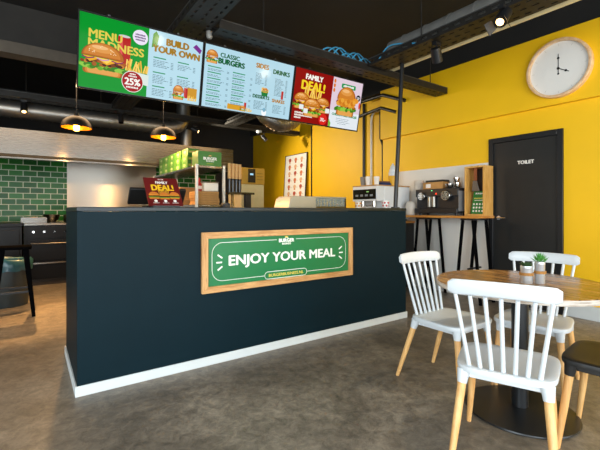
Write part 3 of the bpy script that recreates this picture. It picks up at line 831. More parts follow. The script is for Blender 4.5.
# waste bin
r = thing('waste_bin', 'round dark grey waste bin with a bag behind the stool', 'bin', (-.22, 6.0, 0))
MB(M('grey bin plastic', '#323a3a', .5)).lathe([(0, 0), (.195, 0), (.2, .01), (.225, .5), (.235, .51), (.235, .54), (.215, .54), (.21, .5), (.185, .02), (0, .02)], n=36).build('bin_body', r, smooth=40)
bg = MB(M('teal bin bag', '#2f5a63', .3, var=.2, scale=16)); n = 40; vs = []; rs = random.Random(2)
for i, (rr, z) in enumerate(((.205, .50), (.21, .55), (.235, .575), (.25, .55), (.247, .49), (.243, .44))):
    for q in range(n):
        a = 2*PI*q/n; w = rs.uniform(-.006, .006)*(1+i*.5)
        vs.append(((rr+w)*math.cos(a), (rr+w)*math.sin(a), z+rs.uniform(-.012, .012)*(i > 0)))
bg.add(vs, [(i*n+q, i*n+(q+1) % n, (i+1)*n+(q+1) % n, (i+1)*n+q) for i in range(5) for q in range(n)]); bg.build('bin_bag', r, smooth=80, label='crumpled teal bin bag')

# ------------------------------------------------------------------ rack and what stands on it
RX0, RX1, RY0, RY1 = 1.79, 2.21, 4.95, 7.08
rk = thing('steel_rack', 'steel shelving rack behind the counter carrying green boxes', 'rack', (0, 0, 0))
for x in (RX0, RX1-.035):
    for y in (RY0, RY1-.035):
        MB(M('satin silver', '#cfcdc6', .4, .5, var=.03)).box(x, x+.035, y, y+.035, 0, 1.79).build('post', rk, bevel=.003)
for z in (.45, 1.22, 1.745):
    b = MB(STEEL); b.box(RX0+.036, RX1-.036, RY0, RY1, z, z+.03); b.box(RX0+.002, RX0+.034, RY0+.036, RY1-.036, z, z+.03); b.box(RX1-.034, RX1-.002, RY0+.036, RY1-.036, z, z+.03)
    b.build('shelf', rk, bevel=.002)
def print_box(name, label, cat, loc, sx, sy, sz, m_side, m_front, logo=None, group=None, flank=None):
    r = thing(name, label, cat, loc, 0, group)
    g = .0015
    b = MB(m_side); b.box(g, sx-g, g, sy-g, 0, sz-g); b.build('carton', r, bevel=.003)
    b = MB(m_front)
    if logo == 'flank':
        b.X = Matrix.Rotation(-PI/2, 4, 'Z') @ Matrix.Translation((-sy, 0, 0))
        LG = M('pale green print', '#9fb886', .6); b.ell(sy*.5, sz*.5, sy*.2, sz*.22, .0005, LG, n=16); b.rect(sy*.3, sy*.7, sz*.12, sz*.17, .0005, LG)
        b.X = None
        b.rect(.01, sx-.01, sz*.30, sz*.72, -g+.0005); b.rect(.02, sx-.02, sz*.42, sz*.56, -g+.001, KRAFT2)
    elif logo == 'front':
        b.text('BURGER', sx/2, sz*.42, .052, -g+.0006, bold=.05); b.text('BUSINESS', sx/2, sz*.29, .027, -g+.0006, bold=.04)
        b.ell(sx/2, sz*.67, .022, .016, -g+.0006, KRAFT2, 0, PI, 12); b.rect(sx*.36, sx*.64, sz*.14, sz*.19, -g+.0006, LIMEBOX)
    b.build('print', r, smooth=0)
    return r
SZ = 1.776
lay = ('bottom', 'middle', 'top'); nth = ('nearest', 'second nearest', 'third nearest', 'fourth nearest', 'farthest')
proto = None
for i, y in enumerate((5.40, 5.71, 6.01, 6.31, 6.61)):
    for j in range(3):
        lab = '%s green burger carton in the %s stack on the rack' % (lay[j], nth[i])
        loc = (1.83+.004*((i*3+j) % 3), y+.006*((j*2) % 3), SZ+.096*j)
        if proto is None: proto = print_box('burger_carton', lab, 'carton', loc, .17, .27, .096, GREENBOX, LIMEBOX, 'flank', 'green burger cartons stacked on the rack')
        else: dup(proto, loc, lab)
print_box('burger_carton', 'large green carton with a white logo at the near end of the rack', 'carton', (1.835, 4.985, SZ), .335, .24, .2, M('dark green card', '#3c7a2c', .45), PAPER, 'front')
lathe_thing('dark_cup', 'black cup left of the large green carton on the rack', 'cup', (1.90, 5.31, SZ), [(0, 0), (.035, 0), (.045, .11), (.042, .11), (.033, .006), (0, .006)], BLKPL)

# lower shelf
LZ = 1.2503
pr = None
onames = ('lowest', 'second', 'third', 'fourth', 'fifth', 'top')
for i in range(6):
    lab = '%s flat kraft carton in the pile at the rack front' % onames[i]
    ox = random.uniform(-.01, .01)
    loc = (1.845+ox, 5.02+random.uniform(0, .02), LZ+.031*i)
    if pr is None:
        pr = tag(MB(KRAFT).box(0, .31, 0, .32, 0, .0295).build('flat_carton', bevel=.004), lab, 'carton', 'flat kraft cartons on the rack'); pr.location = loc
    else:
        c = pr.copy(); COL.objects.link(c); c.location = loc; c['label'] = lab
for i in range(4):
    c = pr.copy(); COL.objects.link(c); c.location = (1.835+.01*(i % 2), 5.75+.02*(i % 2), LZ+.031*i); c['label'] = '%s flat kraft carton in the pile further back on the rack' % onames[i]
    if i == 3: c['label'] = 'top flat kraft carton in the pile further back on the rack'
ct = print_box('open_carton', 'brown cardboard box on the rear carton pile in the rack', 'carton', (1.85, 5.82, LZ+.124), .26, .2, .15, KRAFT, KRAFT2, None)
for ch in list(ct.children):
    if ch.name.startswith('print'): bpy.data.objects.remove(ch)
b = MB(KRAFT); b.box(.002, .258, -.03, .0008, .138, .1425).box(.002, .258, .1995, .22, .140, .1445); b.build('flap', ct)
r = thing('food_container', 'square steel food container on the kraft cartons in the rack', 'container', (1.94, 5.06, LZ+.186))
b = MB(M('satin silver', '#cfcdc6', .4, .5)); b.box(0, .215, 0, .2, 0, .12); b.build('pan', r, bevel=.008); MB(STEEL).box(-.008, .223, -.008, .208, .1205, .135).build('lid', r, bevel=.003)
r = thing('sauce_bottle', 'red sauce bottle left of the steel container in the rack', 'bottle', (1.885, 5.08, LZ+.186))
MB(M('red sauce', '#a81d14', .3)).lathe([(0, 0), (.034, 0), (.036, .01), (.036, .09), (.03, .11), (.016, .125), (.014, .135), (0, .135)], n=24).build('bottle', r, smooth=40)
MB(M('red cap', '#c9241a', .4)).lathe([(.017, .1355), (.017, .16), (.008, .168), (.006, .185), (0, .185)], n=18).build('cap', r, smooth=40)
b = MB(PAPER); b.lathe([(.0365, .03), (.0368, .031), (.0368, .07), (.0365, .071)], n=24); b.build('paper_label', r)

# ------------------------------------------------------------------ prep table, cup stand, soft-serve machine
pt = thing('prep_table', 'steel prep table behind the counter under the cup stand', 'table', (2.28, 4.7, 0))
MB(STEEL).box(0, 1.5, 0, .7, .86, .9).build('tabletop', pt, bevel=.003)
for x in (.03, 1.43):
    for y in (.03, .63): MB(STEELV).box(x, x+.04, y, y+.04, 0, .859).build('leg', pt)
st = thing('cup_stand', 'dark stand holding kraft cups beside the steel rack', 'stand', (2.29, 4.92, .9003))
MB(BLKGLOSS).box(-.05, .36, 0, .22, .5, .53).build('shelf', st, bevel=.004)
MB(BLK).box(.26, .34, .07, .15, .02, .499).build('post', st); MB(STEELV).box(.05, .08, .09, .13, .02, .499).build('post', st, label='steel post'); MB(BLK).box(-.02, .38, .02, .2, 0, .019).build('base', st)
cn = ('first', 'second', 'third', 'fourth')
pr = None
for i in range(4):
    loc = (2.285+.062*i, 4.98+.02*i, 1.4305)
    lab = '%s kraft cup dispenser from the rack post on the dark stand' % cn[i]
    if pr is None:
        pr = thing('cup_dispenser', lab, 'dispenser', loc, 0, 'kraft cup dispensers')
        MB(BLKGLOSS).lathe([(0, 0), (.024, 0), (.024, .16), (.029, .19), (.026, .19), (.02, .16), (0, .15)], n=20).build('holder', pr)
        b = MB(KRAFT2)
        for q in range(9): b.lathe([(.0235, .17+.026*q), (.026, .19+.026*q), (.0262, .1955+.026*q), (.022, .196+.026*q)], n=20)
        b.build('cup_stack', pr, smooth=40)
    else: dup(pr, loc, lab)
ic = thing('soft_serve_machine', 'cream soft serve machine with a black display behind the cup stand', 'machine', (2.80, 5.65, 0))
CRM = M('cream enamel', '#d8c894', .35); GLD = M('golden panel', '#b98d28', .35)
MB(CRM).box(0, .42, 0, .5, .05, 1.60).build('body', ic, bevel=.006); MB(GLD).box(0, .42, -.02, .5, 1.601, 1.87).build('hopper', ic, bevel=.006)
MB(BLK).box(.03, .39, .03, .47, 0, .049).build('plinth', ic)
o = MB(BLKGLOSS).box(.11, .24, -.035, -.021, 1.63, 1.855).build('control_panel', ic, bevel=.003); MB(glow('blue readout', '#a8d8f0', 1)).box(.14, .20, -.0365, -.0353, 1.75, 1.78).build('readout', o)
b = MB(BLK)
for q in range(3): b.box(.27, .39, -.0215, -.0205, 1.68+.05*q, 1.686+.05*q)
b.build('vent', ic)

# ------------------------------------------------------------------ on the counter
ps = thing('till_monitor', 'black till monitor seen from behind on the counter', 'monitor', (.93, 3.60, CZ+.0003))
b = MB(BLKPL); b.X = Matrix.Rotation(math.radians(38), 4, 'X'); b.box(-.24, .24, .0, .03, .035, .20); b.build('screen_back', ps, bevel=.006)
MB(BLKPL).box(-.1, .1, -.1, .08, 0, .02).box(-.03, .03, -.02, .03, .02, .05).build('base', ps, bevel=.004)
ds = thing('offer_display', 'small red family deal display leaning in front of the till monitor', 'display board', (.75, 3.10, CZ+.012), 0, None, rx=0)
tilt = Matrix.Rotation(math.radians(-8), 4, 'X') @ Matrix.Shear('XZ', 4, (0, 0))
def tl(b): b.X = Matrix.Translation((0, 0, .004)) @ Matrix.Rotation(math.radians(-40), 4, 'X') @ Matrix.Diagonal((1, 1, 1.28, 1)); return b
tl(MB(RED)).box(0, .27, 0, .012, 0, .235).build('board', ds, bevel=.002)
t = tl(MB(M('deal yellow', '#e8b81e', .5))); t.text('DEAL!', .135, .125, .068, .0012, bold=.045); t.build('headline', ds, smooth=0, label='yellow DEAL! headline')
t = tl(MB(PAPER)); t.text('FAMILY', .135, .182, .03, .0012, bold=.04); t.text('BURGER', .135, .215, .012, .0012, bold=.03)
for u in (.06, .135, .21): t.ell(u, .036, .013, .011, .0012, n=12); t.rect(u-.025, u+.025, .018, .021, .0012)
t.build('lettering', ds, smooth=0)
def pburger(t, cx, cz, w, d):
    A = [M('print bun', '#c9752a', .5), M('print patty', '#5a2a12', .5), M('print salad', '#5f8f2c', .5), M('print cheese', '#e2a52c', .5)]
    h = w*.7
    t.flat(rrect(cx-w*.45, cx+w*.45, cz-h*.5, cz-h*.28, w*.06), d, A[0]); t.flat(rrect(cx-w*.5, cx+w*.5, cz-h*.3, cz-h*.16, w*.04), d+.0002, A[2])
    t.flat(rrect(cx-w*.48, cx+w*.48, cz-h*.18, cz+h*.02, w*.05), d+.0004, A[1]); t.rect(cx-w*.46, cx+w*.46, cz, cz+h*.07, d+.0006, A[3])
    t.ell(cx, cz+h*.06, w*.46, h*.44, d+.0008, A[0], 0, PI, 18)
t = tl(MB(PAPER))
for u, v in ((.055, .082), (.215, .082), (.135, .078)): pburger(t, u, v, .085, .0012 if u != .135 else .0024)
for i in range(8): t.line([(.10+.01*i, .10), (.095+.0115*i, .128)], .005, .0008+.00005*i, M('print fries', '#e0a92c', .5))
t.build('burger_picture', ds, smooth=0)
MB(BLK).box(.03, .24, -.004, .07, -.0115, .0035).build('stand_foot', ds)
tp = thing('tape_dispenser', 'small black tape dispenser on the counter below the rack post', 'dispenser', tuple(at(225.5, 207, Y=3.45).xy)+(CZ+.0003,))
b = MB(BLKPL); b.prism(rrect(-.04, .04, 0, .045, .015), -.03, .03, 'xz'); b.build('body', tp, bevel=.004); MB(BLKGLOSS).cyl((0, -.032, .03), (0, .032, .03), .02, n=20).build('roll', tp)

# glass topped topping unit on the counter
wx0 = pX(287.5, 3.38)[0]; wx1 = pX(345, 3.38)[0]
wu = thing('topping_unit', 'low steel topping unit with a slotted glass front on the counter', 'display unit', (wx0, 3.36, CZ+.0003))
wl = wx1-wx0
WS = M('satin steel', '#a9aba4', .38, .55, var=.04)
b = MB(WS); b.prism([(0, 0), (.03, .10), (.07, .128), (.36, .128), (.36, 0)], 0, .3, 'xz'); b.build('end_housing', wu, bevel=.004)
MB(WS).box(.361, wl, 0, .3, .112, .128).build('lid', wu, bevel=.003); MB(STEEL).box(.361, wl, 0, .3, 0, .018).build('base', wu, bevel=.002)
MB(STEEL).box(.361, wl, .28, .3, .019, .111).box(wl-.02, wl, 0, .279, .019, .111).build('rear_panel', wu)
b = MB(M('slot brass', '#a98a35', .35, .7))
for q in range(8): b.box(.42+.045*q, .43+.045*q, .10, .11, .02, .105)
b.build('slat', wu)
MB(glass('pale glass', '#dfe8d8', .05, .18)).box(.362, wl-.021, .004, .008, .019, .111).build('glass_front', wu)

# ------------------------------------------------------------------ behind the counter to the right
bk = thing('back_cabinet', 'white low cabinet along the yellow wall under the poster', 'cabinet', (4.35, 5.35, 0))
MB(WHITEP).box(0, .64, 0, 2.6, .08, 1.19).build('body', bk, bevel=.004); MB(STEEL).box(-.01, .645, -.01, 2.61, 1.191, 1.22).build('worktop', bk, bevel=.003); MB(BLK).box(.03, .62, .03, 2.57, 0, .079).build('plinth', bk)
TLp = onwall(286, 155, XR2-.03); TRp = onwall(307, 151.5, XR2-.03)
ph = 1.24
po = thing('menu_poster', 'white framed picture menu leaning on the yellow wall', 'poster', (4.92, TLp[1], 1.2205), -PI/2)
pw = TLp[1]-TRp[1]
leanM = Matrix.Rotation(math.radians(-3.2), 4, 'X')
def pl_(b): b.X = leanM; return b
pl_(MB(PAPER)).box(0, pw, 0, .012, .004, ph).build('board', po)
b = pl_(MB(BLK)); b.box(-.015, pw+.015, -.008, .014, -.0, .0185).box(-.015, pw+.015, -.008, .014, ph-.014, ph).box(-.015, .0, -.008, .014, .0185, ph-.015).box(pw, pw+.015, -.008, .014, .0185, ph-.015); b.build('frame', po)
t = pl_(MB(M('poster orange', '#cf7a4a', .6))); PB = M('poster red', '#b04a34', .6); PG = M('poster sand', '#dcb084', .6)
for c in range(3):
    for q in range(7):
        u = pw*(.22+.28*c); v = ph*(.90-.125*q)
        t.ell(u, v, .055, .045, .0008, (PB, None, PG)[(c+q) % 3], n=12); t.rect(u-.03, u+.03, v-.075, v-.03, .0006, (PG, PB, None)[(c+q) % 3]); t.rect(u+.075, u+.11, v-.02, v-.012, .0006, M('poster grey', '#9a9088', .6))
t.build('picture_pattern', po, smooth=0)

# sideboard carrying the espresso machine
sb = thing('side_cabinet', 'black cabinet carrying the white espresso machine at the counter end', 'cabinet', (3.98, 3.86, 0))
MB(BLKPL).box(0, .88, 0, .72, .06, .98).build('body', sb, bevel=.004); MB(OAKTOP).box(-.01, .89, -.01, .73, .981, 1.01).build('worktop', sb, bevel=.003); MB(BLK).box(.03, .85, .03, .69, 0, .059).build('plinth', sb)
em = thing('espresso_machine', 'white espresso machine with a black front panel at the counter end', 'coffee machine', (4.06, 3.88, 1.0103))
EW = M('white enamel', '#dfe2e3', .3, var=.02)
b = MB(EW); b.box(.16, .72, 0, .50, .03, .52); b.build('body', em, bevel=.01)
b = MB(EW); b.box(0, .159, 0, .50, .30, .52); b.build('head', em, bevel=.006, label='white head overhanging the drip tray')
MB(STEEL).box(.0, .159, 0, .50, .03, .075).build('drip_tray', em, bevel=.004); MB(KRAFT).box(-.004, .724, -.004, .504, .5205, .535).build('top_tray', em, bevel=.003, label='brown rimmed cup tray on top')
b = MB(BLKGLOSS); b.box(-.008, -.0005, .015, .485, .33, .475); b.build('control_panel', em, bevel=.002)
b = MB(glow('green readout', '#9ccf7a', .8)); b.box(-.0095, -.0083, .15, .20, .43, .445); b.build('readout', em)
b = MB(M('panel grey', '#7a8288', .4))
for q in range(4): b.box(-.0095, -.0083, .07+.1*q, .13+.1*q, .37, .40)
b.build('button', em)
for y in (.13, .36):
    b = MB(CHROME); b.cyl((.08, y, .299), (.08, y, .22), .032, n=20); b.tube([(.08, y, .24), (-.03, y, .235), (-.08, y, .225)], .012, 10); b.build('group_head', em)
for x in (.04, .68):
    b = MB(BLK); b.cyl((x, .05, 0), (x, .05, .0295), .02, n=12); b.cyl((x, .45, 0), (x, .45, .0295), .02, n=12); b.build('foot', em)
tz = 1.0103+.5353
def cupstack(loc, label, m=None, n_=4, r0=.032, r1=.042, h=.095):
    r = thing('cup_stack', label, 'cups', loc, 0, 'cup stacks on the espresso machine')
    for q in range(n_):
        MB(m or PAPER).lathe([(0, .012*q), (r0, .012*q), (r1, h+.012*q), (r1+.002, h+.003+.012*q), (r1-.002, h+.003+.012*q), (r0-.002, .003+.012*q), (0, .003+.012*q)], n=20).build('cup', r, smooth=40)
    return r
cupstack((4.14, 4.24, tz), 'grey cups in the left stack on the espresso machine', M('grey cup', '#8a847c', .5))
cupstack((4.14, 4.13, tz), 'white cups in the middle stack on the espresso machine')
cupstack((4.14, 3.96, tz), 'white cups in the right stack on the espresso machine', n_=3)
r = thing('folded_cloth', 'folded dark blue cloth between the cups and yellow tub', 'cloth', (4.27, 3.97, tz))
b = MB(M('blue cloth', '#22315e', .9, var=.2)); b.box(-.06, .14, -.06, .08, 0, .02); b.box(-.05, .13, -.055, .075, .021, .04); b.build('fabric', r, bevel=.008); MB(M('brown cloth', '#7a5638', .9)).box(-.05, .12, -.05, .07, .0405, .062).build('top_fold', r, bevel=.008, label='brown top fold')
cn_ = thing('yellow_tub', 'yellow tub topped by a white swirl on the espresso machine', 'tub', (4.50, 3.97, tz))
MB(M('yellow tub card', '#dba41c', .5)).lathe([(0, 0), (.05, 0), (.07, .15), (.066, .15), (.046, .006), (0, .006)], n=28).build('tub', cn_, smooth=40)
b = MB(WHT); b.lathe([(0, .10), (.058, .12), (.062, .17), (.066, .19), (.058, .21), (.052, .215), (.056, .235), (.046, .255), (.040, .26), (.042, .28), (.03, .30), (.012, .33), (0, .345)], n=24); b.build('swirl', cn_, smooth=60, label='white ice cream swirl')
# cups in front of the machine
for i, (px, lab, cc) in enumerate(((382, 'white paper cup with orange dots left of the black pole', '#d98a2a'), (401.5, 'white paper cup with red dots right of the black pole', '#b5302a'))):
    q = at(px, 207, Y=3.5) if i == 0 else at(px, 207, Y=3.05)
    if q.x > CX1-.05: q.x = CX1-.05
    r = thing('paper_cup', lab, 'cup', (q.x, q.y, CZ+.0003), 0, 'spotted paper cups on the counter')
    MB(PAPER).lathe([(0, 0), (.034, 0), (.04, .085), (.042, .088), (.038, .088), (.032, .004), (0, .004)], n=24).build('cup_body', r, smooth=40)
    b = MB(M('dot '+cc, cc, .5))
    for a in range(6):
        for zq in (.03, .062):
            an = a*PI/3+.5*(zq > .05); rr = .0345+.006*zq/.085+.0012
            c = Vector((rr*math.cos(an), rr*math.sin(an), zq)); b.cyl(c-Vector((math.cos(an), math.sin(an), 0))*.002, c+Vector((math.cos(an), math.sin(an), 0))*.0006, .011, n=12)
    b.build('dots', r)

# ------------------------------------------------------------------ bar table on the right wall
bt = thing('bar_table', 'narrow oak topped bar table on black trestles against the white wall', 'table', (4.50, 2.62, 0))
BT = 1.105
MB(OAKTOP).box(0, .395, 0, 1.22, BT-.03, BT).build('tabletop', bt, bevel=.003)
for y0 in (.16, .86):
    b = MB(BLK); b.box(.03, .37, y0-.09, y0+.09, BT-.055, BT-.0305); b.build('trestle_bar', bt)
    for x in (.05, .35):
        for sy in (-1, 1):
            b = MB(STOOL); b.tube([(x, y0+sy*.07, BT-.056), (x, y0+sy*.17, .0)], .024, 4); b.build('leg', bt, smooth=0)
    MB(BLK).box(.05, .35, y0-.008, y0+.008, .42, .44).build('crossbar', bt)
# black coffee machine
cm = thing('coffee_machine', 'black twin dial coffee machine on the oak bar table', 'coffee machine', (4.58, 2.95, BT+.0003))
b = MB(M('black machine body', '#1d1e21', .35)); b.box(.05, .29, 0, .68, .03, .37); b.box(0, .0495, 0, .68, .03, .10); b.box(0.02, .0495, 0, .68, .26, .37); b.build('body', cm, bevel=.008)
MB(M('grey side', '#8a8d90', .4, .3)).box(.03, .27, -.004, -.0005, .06, .33).build('side_panel', cm)
for y, rr in ((.17, .072), (.56, .06)):
    b = MB(CHROME); b.cyl((.0195, y, .27), (-.012, y, .27), rr, rr*.92, 28); o = b.build('dial', cm, bevel=.003)
    b = MB(BLK)
    for q in range(6):
        a = q*PI/3; b.cyl((-.0123, y+rr*.6*math.cos(a), .27+rr*.6*math.sin(a)), (-.014, y+rr*.6*math.cos(a), .27+rr*.6*math.sin(a)), .008, n=10)
    b.build('dial_mark', o)
b = MB(STEELV); b.cyl((.02, .37, .26), (.02, .37, .12), .03, n=24); b.cyl((.02, .40+.04, .26), (.02, .44, .12), .025, n=24); b.build('spout', cm)
MB(glow('red led', '#ff3a20', 3)).cyl((.0195, .33, .30), (.015, .33, .30), .009, n=12).build('red_light', cm); MB(glow('green led', '#7affa0', 2)).cyl((.0195, .40, .345), (.015, .40, .345), .007, n=12).build('green_light', cm)
b = MB(BLK)
for x in (.06, .25):
    for y in (.05, .63): b.cyl((x, y, 0), (x, y, .0295), .018, n=12)
b.build('foot', cm)
cz_ = BT+.3706
r = thing('sugar_box', 'brown box with a black lid on the black coffee machine', 'box', (4.68, 3.23, cz_))
MB(KRAFT).box(0, .14, 0, .33, 0, .10).build('box', r, bevel=.004); MB(BLKPL).box(-.008, .148, .0, .28, .1005, .128).build('lid', r, bevel=.006); MB(PAPER).box(-.002, -.0004, .20, .28, .02, .075).build('paper_label', r)
lathe_thing('sugar_jar', 'small chrome bowl right of the brown box on the black coffee machine', 'bowl', (4.68, 3.13, cz_), [(0, 0), (.035, 0), (.055, .03), (.058, .06), (.05, .06), (.03, .006), (0, .006)], CHROME)
for i, (y, z, lab) in enumerate(((3.02, 0, 'lower chrome cup at the right end of the black coffee machine'), (3.03, .0702, 'upper chrome cup at the right end of the black coffee machine'))):
    lathe_thing('metal_cup', lab, 'cup', (4.69, y, cz_+z), [(0, 0), (.03, 0), (.042, .03), (.045, .07), (.041, .07), (.028, .005), (0, .005)], CHROME, 'chrome cups on the coffee machine')
lathe_thing('sauce_jug', 'white round jug at the left end of the oak bar table', 'jug', (4.62, 3.735, BT+.0003), [(0, 0), (.06, 0), (.075, .03), (.075, .14), (.06, .18), (.05, .2), (.045, .2), (.055, .17), (.065, .03), (0, .01)], M('milky plastic', '#cfc6b8', .4))
lathe_thing('foam_cup_stack', 'tall stack of pale foam cups standing behind the white jug on the bar table', 'cups', (4.80, 3.72, BT+.0003), [(0, 0), (.05, 0), (.07, .2)]+[p_ for q_ in range(9) for p_ in ((.078, .205+.035*q_), (.078, .213+.035*q_), (.072, .218+.035*q_))]+[(.07, .52), (.05, .4), (0, .39)], M('pale foam', '#d2c8ba', .6))
# oak display box on the table
dbx = thing('wooden_display_box', 'upright light oak box standing open at the bar table right end', 'box', (4.66, 2.625, BT+.0003))
bh, bw, bd, th = .64, .27, .21, .022
b = MB(OAKBOX); b.box(0, bd, 0, th, 0, bh).box(0, bd, bw-th, bw, 0, bh).box(0, bd, th, bw-th, 0, th).box(0, bd, th, bw-th, bh-th, bh); b.build('box_frame', dbx, bevel=.002)
MB(M('dark wood back', '#2c1c12', .6)).box(bd-.012, bd, th, bw-th, th, bh-th).build('back_board', dbx)
cd = thing('menu_card', 'green printed card standing inside the oak display box', 'card', (4.72, 2.62+bw/2-.005, BT+.0225), -PI/2)
b = MB(M('card green', '#217a34', .45)); b.X = Matrix.Rotation(math.radians(-9), 4, 'X'); b.prism([(-.095, .004), (.095, .004), (.075, .30), (-.075, .30)], 0, .004, 'xz'); b.build('card', cd)
t = MB(PAPER); t.X = Matrix.Rotation(math.radians(-9), 4, 'X'); t.text('BURGER', 0, .26, .026, .001, bold=.05); strokes(t, 0, .20, .13, .014, .001, SYL, 10); strokes(t, 0, .175, .11, .010, .001, None, 9)
for q in range(3):
    for c in range(4): t.ell(-.06+.04*c, .13-.045*q, .013, .013, .001, n=12)
t.build('print', cd, smooth=0)
tg = thing('hanging_opener', 'brown strap with a steel opener hanging inside the oak box', 'opener', (4.70, 2.62+bw/2+.01, BT+bh-.024))
MB(M('leather strap', '#8a4a24', .6)).box(-.004, .004, -.02, .02, -.16, -.0005).build('strap', tg); b = MB(M('dark steel', '#6e6c6a', .35, .6)); b.prism([(-.055, -.30), (.05, -.30), (.035, -.165), (-.02, -.165)], -.006, .006, 'yz'); b.build('opener_body', tg, bevel=.003)

# ------------------------------------------------------------------ dining table
TX, TY, TH, TR = 2.365, 1.115, .757, .465
tb = thing('round_table', 'round weathered plank table on a black pedestal', 'table', (TX, TY, 0))
def planks():
    m, nt, b = base_mat('weathered planks')
    mp = coords(nt, (1, 1, 1))
    sp = nt.nodes.new('ShaderNodeSeparateXYZ'); nt.links.new(mp.outputs[0], sp.inputs[0])
    mul = nt.nodes.new('ShaderNodeMath'); mul.operation = 'MULTIPLY'; mul.inputs[1].default_value = 1/.085; nt.links.new(sp.outputs['X'], mul.inputs[0])
    fl = nt.nodes.new('ShaderNodeMath'); fl.operation = 'FLOOR'; nt.links.new(mul.outputs[0], fl.inputs[0])
    fr = nt.nodes.new('ShaderNodeMath'); fr.operation = 'FRACT'; nt.links.new(mul.outputs[0], fr.inputs[0])
    wn = nt.nodes.new('ShaderNodeTexWhiteNoise'); wn.noise_dimensions = '1D'; nt.links.new(fl.outputs[0], wn.inputs['W'])
    mp2 = coords(nt, (22, 1.6, 22))
    ad = nt.nodes.new('ShaderNodeVectorMath'); ad.operation = 'ADD'; nt.links.new(mp2.outputs[0], ad.inputs[0]); nt.links.new(wn.outputs['Color'], ad.inputs[1])
    n = nt.nodes.new('ShaderNodeTexNoise'); n.inputs['Scale'].default_value = 2; n.inputs['Detail'].default_value = 8; n.inputs['Roughness'].default_value = .7
    nt.links.new(ad.outputs[0], n.inputs['Vector'])
    r = nt.nodes.new('ShaderNodeValToRGB'); e = r.color_ramp.elements
    e[0].position = .32; e[0].color = lin('#5a3c20')+[1]; e[1].position = .72; e[1].color = lin('#f6efe2')+[1]
    for p_, c_ in ((.47, '#9a6d3c'), (.60, '#c99a5a')): x = e.new(p_); x.color = lin(c_)+[1]
    nt.links.new(n.outputs['Fac'], r.inputs['Fac'])
    tone = nt.nodes.new('ShaderNodeMapRange'); tone.inputs['To Min'].default_value = .65; tone.inputs['To Max'].default_value = 1.15; nt.links.new(wn.outputs['Value'], tone.inputs['Value'])
    gp = nt.nodes.new('ShaderNodeMath'); gp.operation = 'GREATER_THAN'; gp.inputs[1].default_value = .06; nt.links.new(fr.outputs[0], gp.inputs[0])
    ml = nt.nodes.new('ShaderNodeMath'); ml.operation = 'MULTIPLY'; nt.links.new(tone.outputs[0], ml.inputs[0]); nt.links.new(gp.outputs[0], ml.inputs[1])
    sc = nt.nodes.new('ShaderNodeVectorMath'); sc.operation = 'SCALE'; nt.links.new(r.outputs['Color'], sc.inputs[0]); nt.links.new(ml.outputs[0], sc.inputs['Scale'])
    nt.links.new(sc.outputs[0], b.inputs['Base Color'])
    b.inputs['Roughness'].default_value = .22
    bp = nt.nodes.new('ShaderNodeBump'); bp.inputs['Strength'].default_value = .15; bp.inputs['Distance'].default_value = .003
    nt.links.new(n.outputs['Fac'], bp.inputs['Height']); nt.links.new(bp.outputs[0], b.inputs['Normal'])
    return m
b = MB(planks()); b.cyl((0, 0, TH-.032), (0, 0, TH), TR, n=96); b.build('tabletop', tb, bevel=.004)
EDGE = wood('worn white edge', '#cfc9bf', '#8a7866', '#5b4632', (3, 3, 30), .5)
b = MB(EDGE); b.lathe([(TR+.0005, TH-.031), (TR+.002, TH-.03), (TR+.002, TH-.004), (TR+.0005, TH-.003)], n=96); b.build('edge_band', tb, label='worn whitish edge')
PEDE = M('black pedestal', '#15181b', .35, var=.1)
MB(PEDE).cyl((0, 0, .032), (0, 0, TH-.045), .045, n=32).build('column', tb)
MB(PEDE).lathe([(0, 0), (.294, 0), (.299, .006), (.296, .012), (.06, .03), (.0, .0315)], n=72).build('base_plate', tb, smooth=30)
MB(PEDE).box(-.18, .18, -.03, .03, TH-.0448, TH-.0325).box(-.03, .03, -.18, -.031, TH-.0448, TH-.0325).box(-.03, .03, .031, .18, TH-.0448, TH-.0325).build('top_bracket', tb)

